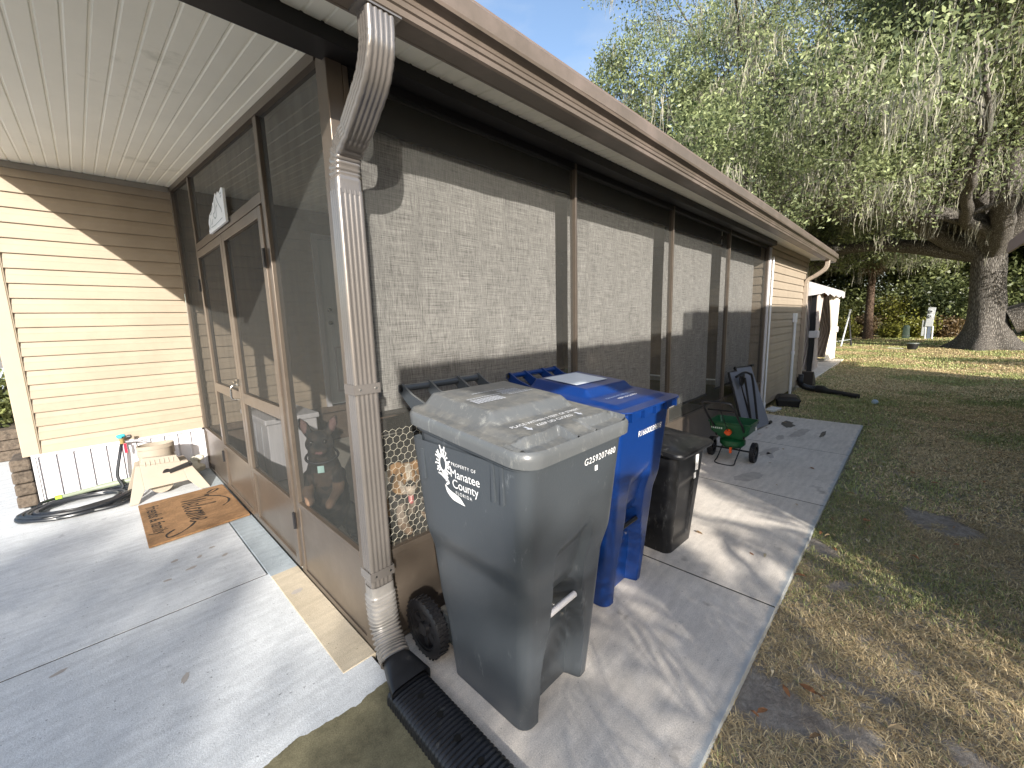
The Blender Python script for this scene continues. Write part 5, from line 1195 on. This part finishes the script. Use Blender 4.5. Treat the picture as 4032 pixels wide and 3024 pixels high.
t, k = oak('live_oak', 'bright green live oak rising behind the middle of the house roof', (21, 9.5, 0), dict(lean=(0, .1), limbs=L2), 12, m_leaf2, 48, .38, .064, 500, tr=.45, th=3.6); cnt.append(k)
F3 = Vector((33, 5.2, 4.5))
L3 = [(F3, (-.5, .6, .6), 8, .3), (F3, (-.6, -.4, .6), 8, .3), (F3, (.1, -.9, .5), 8, .3), (F3, (0, .2, 1), 8, .3), (F3, (-.9, .1, .3), 7, .25), (F3, (.2, .9, .5), 7, .25)]
t, k = oak('live_oak', 'shaded oak with dark trunk standing behind the palm at the wood edge', (33, 5, 0), dict(lean=(0, .2), limbs=L3), 21, m_leafd, 44, .55, .11, 160, tr=.36, th=4.7, bark=m_bark_d, flare=False); cnt.append(k)
# trees of the wood behind, copies of one dense tree
F4 = Vector((40, 0, 3.2))
L4 = [(F4, (math.cos(a), math.sin(a), .35+.5*(i % 3)), 6.5, .22) for i, a in enumerate([0, .9, 1.9, 2.8, 3.7, 4.6, 5.5])]+[(F4, (0, 0, 1), 8, .25)]
t4, k = oak('wood_tree', 'dark dense tree of the wood behind the meter post', (40, 0, 0), dict(lean=(0, 0), limbs=L4), 33, m_leafd, 34, .75, .16, 40, tr=.30, th=3.5, bark=m_bark_d, flare=False, group='trees of the wood behind the lawn', nchild=(5, 4, 4)); cnt.append(k)
wood = [(39, 8.5, 1.0, 1.1, 'dark dense tree of the wood directly behind the palm'), (41, -8.5, 1.0, 2.3, 'dark dense tree of the wood at the far right behind the great oak'), (38, 16.5, 1.05, 3.6, 'dark dense tree of the wood seen over the far end of the house roof'), (48, 4, 1.35, 4.4, 'tallest dark tree of the wood, far back between palm and meter post'), (50, -5, 1.3, .6, 'far back dark tree of the wood behind the great oak trunk'), (36, 24, 1.1, 5.1, 'dark dense tree of the wood hidden behind the bright oak over the roof')]
for (x, y, s, rz, lb) in wood:
    r_ = t4.copy(); COL.objects.link(r_); r_.location = (x, y, 0); r_.rotation_euler = (0, 0, rz); r_.scale = (s, s, s); r_['label'] = lb
    for ch in t4.children: c = ch.copy(); COL.objects.link(c); c.parent = r_
# unseen trees added on the neighbouring plot; they block low sky and shade lawn
side = [(-20, -25, .55, 0, 'added round shade tree far behind the driveway'), (-12, -27, .55, 2, 'added round shade tree beyond the tall yard tree'), (-3, -26, .55, 1, 'added round shade tree beyond the loose yard tree'), (3.5, -15.5, .50, 3, 'added shade tree standing behind the neighbouring house'), (9.5, -15, .48, 5, 'added shade tree behind the far end of the neighbouring house'), (6, -26, .6, 4, 'added tall shade tree at the back of the neighbouring plot'), (15, -27, .6, 2.5, 'added shade tree at the far corner of the neighbouring plot')]
for (x, y, s, rz, lb) in side:
    r_ = t4.copy(); COL.objects.link(r_); r_.name = 'unseen_shade_tree'; r_.location = (x, y, 0); r_.rotation_euler = (0, 0, rz); r_.scale = (s, s, s); r_['label'] = lb; r_['group'] = 'added shade trees of the neighbouring plot'
    for ch in t4.children: c = ch.copy(); COL.objects.link(c); c.parent = r_
# thicket at the wood edge
g = np.random.default_rng(5)
ctr = []; tone = []
for i in range(2300):
    y = g.uniform(-16, 26); x = 33.5+g.uniform(0, 6)+.6*math.sin(y); z = g.uniform(.1, 1)**.8*(3.2+1.5*noise.noise((y*.3, 0, 0))+1.2*(x-33)/5); ctr.append((x, y, z)); tone.append(np.clip(g.uniform(-.1, .7)+.5*noise.noise((x*.5, y*.5, z)), 0, 1))
V, F, C = leaves(ctr, .55, 52, .12, tone=tone, seed=8); o = np_mesh('thicket', V, F, m_leafd, None, C); tag(o, 'dark tangled undergrowth along the edge of the wood', 'undergrowth', kind='stuff')
shr = [(30.9, 3.0, .75, m_leafy, 'yellow green bush at the foot of the palm'), (31.2, 1.0, .55, m_leafy, 'low yellow leafed bush between the palm and the green pedestal'), (31.6, -.15, .75, m_leafy, 'bright yellow leafed bush beside the green pedestal'), (32.5, 2.1, 1.0, m_leafr, 'rust coloured dry bush behind the palm trunk'), (32.2, -1.2, .8, m_leafr, 'rust brown bush right behind the meter post'), (32, 4.6, .9, m_leafy, 'yellow green bush beside the white leaning pole'), (33, -2.6, 1.2, m_leafd, 'dark green bush between meter post and great oak'), (32.4, 6.4, 1.0, m_leafy, 'yellow green bush behind the gazebo curtains'), (34, .7, 1.9, m_leafy, 'tall light green shrub behind the green pedestal'), (34.5, 3.6, 1.7, m_leafy, 'tall light green shrub between the gazebo and the palm'), (33.5, -4.5, 1.2, m_leafd, 'dark green bush behind the great oak trunk')]
for i, (x, y, h, m, lb) in enumerate(shr):
    t = thing('shrub', lb, 'shrub', (x, y, 0), group='shrubs along the wood edge'); g = np.random.default_rng(100+i); b = MB(); cs = []
    for k in range(14):
        a = g.uniform(0, 6.28); e = Vector((x+math.cos(a)*h*.6*g.uniform(.2, 1), y+math.sin(a)*h*.7*g.uniform(.2, 1), h*g.uniform(.4, 1.1))); b.tube([(x, y, 0), Vector((x, y, 0)).lerp(e, .5)+Vector((0, 0, .1)), e], [.02, .012, .006], 4, False)
        for s_ in (.35, .6, .85, 1): cs.append(tuple(Vector((x, y, 0)).lerp(e, s_)))
    b.build('stems', m_bark_d, t); V, F, C = leaves(cs, .16+.1*h, 60, .06, asp=.6, seed=200+i); np_mesh('foliage', sub(V, t), F, m, t, C)
# cabbage palm
t = thing('palm_tree', 'cabbage palm with slim brown trunk and brown hanging dead fronds', 'palm', (29.5, 1.85, 0)); g = np.random.default_rng(77)
b = MB(); b.smooth = True; zs = np.linspace(0, 4.5, 60); b.tube([(29.5-.02*z, 1.85+.04*z-.006*z*z, z) for z in zs], [.19-.012*z+(.012 if i % 2 else 0)+(.05*math.exp(-z*2)) for i, z in enumerate(zs)], 14); b.build('trunk', bark_mat('palm_bark', (.06, .04, .03), (.30, .21, .15), 6, .4), t)
top = Vector((29.4, 1.93, 4.6))
def fan(b, p0, d, stem, rad, droop, cols, c0):
    d = Vector(d).normalized(); p1 = p0+d*stem+Vector((0, 0, -droop*stem*.3)); b.tube([p0, p0.lerp(p1, .5)+Vector((0, 0, .06)), p1], [.02, .014, .01], 4, False); cols += [c0]*12
    side = d.cross(Vector((0, 0, 1))).normalized(); nrm = side.cross(d)
    for k in range(17):
        a = R(-80+10*k); q = (d*math.cos(a)+side*math.sin(a)).normalized(); l = rad*(.75+.25*math.cos(a)); sp = q.cross(nrm).normalized()*.022
        m1 = p1+q*l*.55+nrm*.02; e = p1+q*l+Vector((0, 0, -droop*l*.75)); k0 = b.add([p1-sp*.4, p1+sp*.4, m1+sp, m1-sp, e], [(0, 1, 2, 3), (3, 2, 4)]); cc = c0*(.7+.6*random.random()); cols += [cc]*5
b = MB(); cols = []
for k in range(26):
    a = k*2.4; el_ = g.uniform(-.25, 1.1); fan(b, top, (math.cos(a)*math.cos(el_), math.sin(a)*math.cos(el_), math.sin(el_)), g.uniform(.5, .9), g.uniform(.6, .85), .5 if el_ > .2 else .9, cols, g.uniform(.2, 1))
b.cols = [(c, c, c) for c in cols]; b.build('crown', m_leaf2, t)
b = MB(); cols = []
for k in range(16):
    a = k*2.4+1; fan(b, top+Vector((0, 0, -.15)), (math.cos(a)*.45, math.sin(a)*.45, -1), g.uniform(.3, .6), g.uniform(.5, .8), .3, cols, g.uniform(.3, 1))
b.cols = [(c, c, c) for c in cols]; b.build('dead_fronds', leaf_mat('dead_frond', (.07, .045, .025), (.34, .25, .16), .1, .9), t)
# unseen trees and palms and the neighbouring house, placed to throw the dappled shade
def unseen_shade_tree(name, label, trunk_xy, center, rad, ncl, nleaf, size, sig, seed, holes=()):
    t = thing(name, label, 'tree', (*trunk_xy, 0)); g = np.random.default_rng(seed); c = Vector(center); b = MB(); b.smooth = 'all'; b.tube([(trunk_xy[0], trunk_xy[1], -.1), (trunk_xy[0], trunk_xy[1], 1.2), tuple(c)], [.16, .12, .06], 10)
    cs = []
    while len(cs) < ncl:
        p = g.uniform(-1, 1, 3)
        if (p**2).sum() > 1: continue
        X_, Z_ = c.x+p[0]*rad[0], c.z+p[2]*rad[2]
        if any(((X_-hx)/ra)**2+((Z_-hz)/rb)**2 < 1 for hx, hz, ra, rb in holes): continue
        cs.append((c.x+p[0]*rad[0], c.y+p[1]*rad[1], c.z+p[2]*rad[2]))
    for q in cs[::6]: b.tube([(trunk_xy[0], trunk_xy[1], 1.1), Vector((trunk_xy[0], trunk_xy[1], 1.1)).lerp(Vector(q), .5)+Vector((0, 0, .15)), q], [.05, .03, .012], 5, False)
    b.build('trunk', m_bark, t); V, F, C = leaves(cs, sig, nleaf, size, asp=.5, seed=seed); np_mesh('crown', sub(V, t), F, m_leaf, t, C); return t
unseen_shade_tree('unseen_shade_tree', 'tall round yard tree shading the driveway', (-13.2, -16), (-13.2, -16, 7.6), (2.2, 1.6, 1.9), 300, 46, .12, .34, 1)
unseen_shade_tree('unseen_shade_tree', 'tall loose yard tree shading the bins and the path', (-8.9, -15.5), (-8.8, -15.5, 7.3), (1.1, 1.3, 1.2), 20, 40, .11, .20, 2)
def feather_palm(name, label, base, nf, seed, h=(1.7, 2.6), reach=(.5, 1.5)):
    t = thing(name, label, 'palm', base); g = np.random.default_rng(seed); B = Vector(base); b = MB(); c_ = MB(); cols = []
    for k in range(nf):
        a = k*2.4+g.uniform(-.3, .3); r_ = g.uniform(*reach); hh = g.uniform(*h); d = Vector((math.cos(a), math.sin(a), 0))
        P = bez([B+d*.08, B+d*r_*.22+Vector((0, 0, hh*.6)), B+d*r_*.62+Vector((0, 0, hh)), B+d*r_+Vector((0, 0, hh*.80))], 9)
        b.tube(P, [.016*(1-.8*i/len(P)) for i in range(len(P))], 5, False); n0 = len(P)//3
        for i in range(n0, len(P)-1):
            tn = (P[i+1]-P[i]).normalized(); sd = tn.cross(Vector((0, 0, 1))).normalized(); l = .34*math.sin(math.pi*(.12+.85*(i-n0)/(len(P)-n0)))+.06
            for s_ in (1, -1):
                for q in (0, .5):
                    o = P[i].lerp(P[i+1], q); e = o+(sd*s_*.8+tn*.55).normalized()*l+Vector((0, 0, -.22*l)); m_ = o.lerp(e, .5)+Vector((0, 0, .02)); wv = tn*.016
                    c_.add([o-wv*.5, o+wv*.5, m_+wv, m_-wv, e], [(0, 1, 2, 3), (3, 2, 4)]); cc = g.uniform(.1, .7); cols += [(cc, cc, cc)]*5
    b.build('stems', m_bark, t); c_.cols = cols; c_.build('fronds', m_leaf2, t)
feather_palm('added_shade_palm', 'added unseen feather palm by the carport post of the neighbouring house', (-.75, -3.5, 0), 8, 4)  # palms out of view, added to throw crisp frond shadows on the slab
feather_palm('added_shade_palm', 'added unseen smaller feather palm beside the neighbouring wall', (.75, -3.6, 0), 5, 9, h=(1.5, 2.2), reach=(.4, 1.0))
nh = thing('neighbour_house', 'neighbouring house with mauve brown eaves at the right edge', 'house', (7, -3, 0))
m_mauve = mat('mauve_fascia', (.24, .165, .15), .5, var=.05)
b = MB(); b.loft([[(x, -1.03, 2.46), (x, -6.2, 3.45), (x, -6.2, 3.60), (x, -1.03, 2.60)] for x in (2.15, 11.3)]); b.loft([[(x, -1.04, 2.46), (x, -2.40, 2.60), (x, -2.40, 2.68), (x, -1.04, 2.57)] for x in (-.05, 2.15)]); b.loft([[(x, -1.04, 2.46), (x, -1.70, 2.53), (x, -1.70, 2.61), (x, -1.04, 2.57)] for x in (-.70, -.052)]); b.build('roof', m_mauve, nh)  # unseen near roof depths and house start shaped for the shade they cast
b = MB(); b.box(-.72, -1.04, 2.38, 11.32, -1.01, 2.575); b.build('fascia', m_mauve, nh)
siding('siding_wall', (10.5, -1.75), (2.15, -1.75), .1, 2.6, (0, 1), parent=nh)
MB().box(2.15, -6.2, 0, 10.5, -1.79, 3.2).build('wall', m_siding, nh)
for x in (.0, 1.7): MB().box(x, -2.3, 0, x+.09, -2.21, 2.6).build('post', m_mauve, nh)
# ------------------------------------------------------------------ gazebo and small things in the yard
m_can = mat('canopy_grey', (.50, .47, .46), .85, var=.06, scale=2, bump=.2, bscale=40); m_cur = mat('curtain_taupe', (.45, .38, .33), .85, var=.12, scale=3); m_cur2 = mat('curtain_cream', (.68, .62, .52), .85, var=.08, scale=3)
t = thing('gazebo', 'fabric gazebo with grey canopy and tied taupe curtains beyond the house end', 'gazebo', (14.4, 3.7, 0))
xa, xb, ya, yb_ = 12.5, 16.3, 1.84, 5.6; cx, cy = (xa+xb)/2, (ya+yb_)/2
for x in (xa, xb):
    for y in (ya, yb_): MB().box(x-.05, y-.05, 0, x+.05, y+.05, 2.05).build('post', m_bronze_dark, t)
b = MB(); b.smooth = 'all'
e = .17; n = 16
def edge_pts():
    P = []
    for k in range(n): P.append((xa-e+(xb-xa+2*e)*k/n, ya-e))
    for k in range(n): P.append((xb+e, ya-e+(yb_-ya+2*e)*k/n))
    for k in range(n): P.append((xb+e-(xb-xa+2*e)*k/n, yb_+e))
    for k in range(n): P.append((xa-e, yb_+e-(yb_-ya+2*e)*k/n))
    return P
E_ = edge_pts(); rings = []
for s_, z in ((1, 2.06), (.97, 2.10), (.6, 2.42), (.3, 2.72), (.22, 2.80)): rings.append([(cx+(x-cx)*s_, cy+(y-cy)*s_, z-.03*math.sin(math.pi*((i % n)/n))*(1 if s_ > .5 else 0)) for i, (x, y) in enumerate(E_)])
b.loft(rings, False, True); b.build('canopy', m_can, t)
b = MB(); b.loft([[(x, y, 2.065) for x, y in E_], [(x+(.02*math.sin(i*1.9)), y+.02*math.cos(i*1.3), 1.90+.035*math.sin(i*1.57)) for i, (x, y) in enumerate(E_)]], False, False); b.smooth = 'all'; b.build('valance', m_can, t)
b = MB()
for y in (ya, yb_): b.box(xa, y-.03, 1.95, xb, y+.03, 2.03)
for x in (xa, xb): b.box(x-.03, ya, 1.95, x+.03, yb_, 2.03)
b.build('top_frame', mat('red_brown_frame', (.16, .06, .03), .6), t)
def curtain(x0, x1, y0, y1, m, name='curtain', pinch=.9, nn=46, amp=.05):
    b = MB(); b.smooth = 'all'; rings = []; a = Vector((x0, y0, 0)); c = Vector((x1, y1, 0)); d = (c-a); nv = Vector((-d.y, d.x, 0)).normalized()
    for j in range(18):
        z = .04+1.92*j/17; w_ = .48+.52*abs(z-pinch)/1.0 if z < pinch else .48+.52*min(1, (z-pinch)/.9); ring = []
        for i in range(nn+1):
            s_ = i/nn; p = a+d*(s_*w_); ring.append(p+nv*amp*math.sin(s_*nn*.9+.4*math.sin(z*3))*(.5+.5*w_)+Vector((0, 0, z)))
        rings.append(ring)
    b.loft(rings, False, False, closed=False); return b.build(name, m, t)
curtain(12.5, 12.62, 1.75, 2.45, m_cur); curtain(12.56, 13.5, 1.80, 1.84, m_cur); curtain(16.25, 15.1, 1.80, 1.86, m_cur2); curtain(16.3, 16.32, 1.80, 2.6, m_cur); curtain(12.5, 12.5, 5.6, 4.6, m_cur); curtain(16.3, 16.3, 5.6, 3.2, m_cur2)
for x, y in ((12.53, 1.80), (16.15, 1.82)): MB().box(x-.09, y-.09, .84, x+.14, y+.10, 1.02).build('tie_back', m_can, t, bevel=.02)
# poles
t = thing('garden_pole', 'white pole leaning on the lawn beyond the gazebo', 'pole', (23.1, 2.3, 0)); b = MB(); b.smooth = True; b.tube([(23.1, 2.32, -.05), (23.2, 2.12, 1.5)], .03, 8); b.build('shaft', m_whitep, t); b = MB(); b.tube([(23.2, 2.12, 1.5), (23.2, 2.12, 1.56)], .04, 8); b.build('cap', m_whitep, t)
t = thing('garden_pole', 'short black pole leaning beside the white pole', 'pole', (24.0, 2.07, 0)); b = MB(); b.smooth = True; b.tube([(24.0, 2.05, -.05), (24.0, 2.22, 1.25)], .035, 8); b.build('shaft', m_black, t); b = MB(); b.smooth = True; b.tube([(24, 2.08, .22), (23.4, 2.3, .2), (23.0, 2.6, .15)], .008, 6); b.build('cord', m_whitep, t)
# utility meter post
t = thing('meter_post', 'grey electric meter post with two round meters at the edge of the lawn', 'electric meter', (30, -.45, 0)); m_util = mat('utility_grey', (.46, .48, .49), .45, .1, var=.06)
b = MB(); b.box(29.95, -.60, .60, 30.12, -.32, 1.56, rot=Matrix.Rotation(R(3), 3, 'X')); b.build('cabinet', m_util, t, bevel=.012)
for z in (1.36, 1.12):
    b = MB(); b.smooth = 40; b.tube([(29.95, -.455, z), (29.90, -.455, z), (29.86, -.455, z)], [.085, .085, .062], 20); mt_ = b.build('meter', mat('meter_glass', (.55, .57, .58), .2), t)
    b = MB(); b.tube([(29.862, -.455, z), (29.857, -.455, z)], .04, 16); b.build('dial', mat('meter_dial', (.10, .10, .11), .4), mt_)
MB().box(29.98, -.54, -.05, 30.08, -.40, .60).build('leg', mat('blue_grey_post', (.12, .15, .20), .5), t)
b = MB(); b.smooth = True; b.tube([(30.0, -.35, -.05), (30.02, -.33, .62)], .035, 8); b.tube([(30.0, -.60, -.05), (30.02, -.59, .62)], .03, 8); b.build('conduit', m_whitep, t)
MB().box(30.0, -.30, .12, 30.12, -.19, .92).build('side_box', m_util, t, bevel=.01)
t = thing('utility_pedestal', 'pale green domed utility pedestal left of the meter post', 'utility pedestal', (30.6, .38, 0)); b = MB(); b.smooth = 50; b.tube([(30.6, .38, -.05), (30.6, .38, .55), (30.6, .38, .62), (30.6, .38, .66)], [.145, .135, .12, .06], 24); b.build('housing', mat('pale_green', (.26, .36, .29), .5, var=.1), t); b = MB(); b.smooth = 50; b.tube([(30.6, .38, .10), (30.6, .38, .13)], .152, 24); b.build('band', m_util, t)
t = thing('tub', 'black round tub with a shiny lid on the lawn before the great oak', 'tub', (22, .05, 0)); b = MB(); b.smooth = 50; b.tube([(22, .05, -.03), (22, .05, .18)], [.14, .175], 24, True); b.build('tub_body', m_black, t); b = MB(); b.smooth = 50; b.tube([(22, .05, .181), (22, .05, .21), (22, .05, .215)], [.19, .19, .17], 24); b.build('lid', mat('silver_lid', (.32, .36, .36), .25, .6), t)
b = MB(); b.smooth = True; b.tube([(22.0, .75, .0), (21.9, .30, -.01)], .02, 6); tag(b.build('stick', mat('pale_wood', (.6, .55, .45), .8), None), 'pale stick lying on the lawn left of the black tub', 'stick')
# left edge: stone pier, planter and street side planting
b = MB()
for k in range(4):
    for j, (y0, y1) in enumerate(((5.27, 5.60),)):
        o = .02*noise.noise((k*3.1, j*2.2, 0)); b.box(-.60+o*.6, y0+o*.5, .01+k*.106, -.485+o*.6, y1, .01+k*.106+.098)
me_ = b.build('corner_pier', m_stone, house, bevel=.012)
t = thing('stone_planter', 'low dark stone planter at the left edge behind the house corner', 'planter', (-1.7, 8.4, 0))
b = MB()
for k in range(3):
    for i in range(7): b.box(-2.9+i*.33, 7.5+.01*((i*k) % 3), k*.125, -2.9+i*.33+.32, 7.72, k*.125+.118)
    for i in range(5): b.box(-.82+.01*((i+k) % 2), 7.73+i*.33, k*.125, -.60, 7.73+i*.33+.32, k*.125+.118)
b.build('blocks', m_stone, t, bevel=.01); MB().box(-2.9, 7.72, 0, -.82, 9.4, .33).build('soil', mat('soil', (.04, .03, .02), .95), t)
for i, (x, y, h, m, lb) in enumerate([(-1.0, 8.1, .7, m_leafd, 'dark leafed plant growing in the stone planter'), (-1.5, 8.8, 1.1, m_leafy, 'yellow green bush behind the stone planter at the left edge')]):
    t = thing('planter_shrub', lb, 'shrub', (x, y, .3)); b = MB(); g = np.random.default_rng(300+i); cs = []
    for k in range(16):
        a = g.uniform(0, 6.28); e_ = Vector((x+math.cos(a)*.4*g.uniform(.2, 1), y+math.sin(a)*.4*g.uniform(.2, 1), .33+h*g.uniform(.4, 1))); b.tube([(x, y, .3), e_], [.012, .005], 4, False); cs += [tuple(Vector((x, y, .3)).lerp(e_, s_)) for s_ in (.5, .75, 1)]
    b.build('stems', m_bark_d, t); V, F, C = leaves(cs, .13, 40, .045, asp=.5, seed=400+i); np_mesh('foliage', sub(V, t), F, m, t, C)
for o in bpy.data.objects:
    for k in ('_w', '_hw'):
        if k in o.keys(): del o[k]
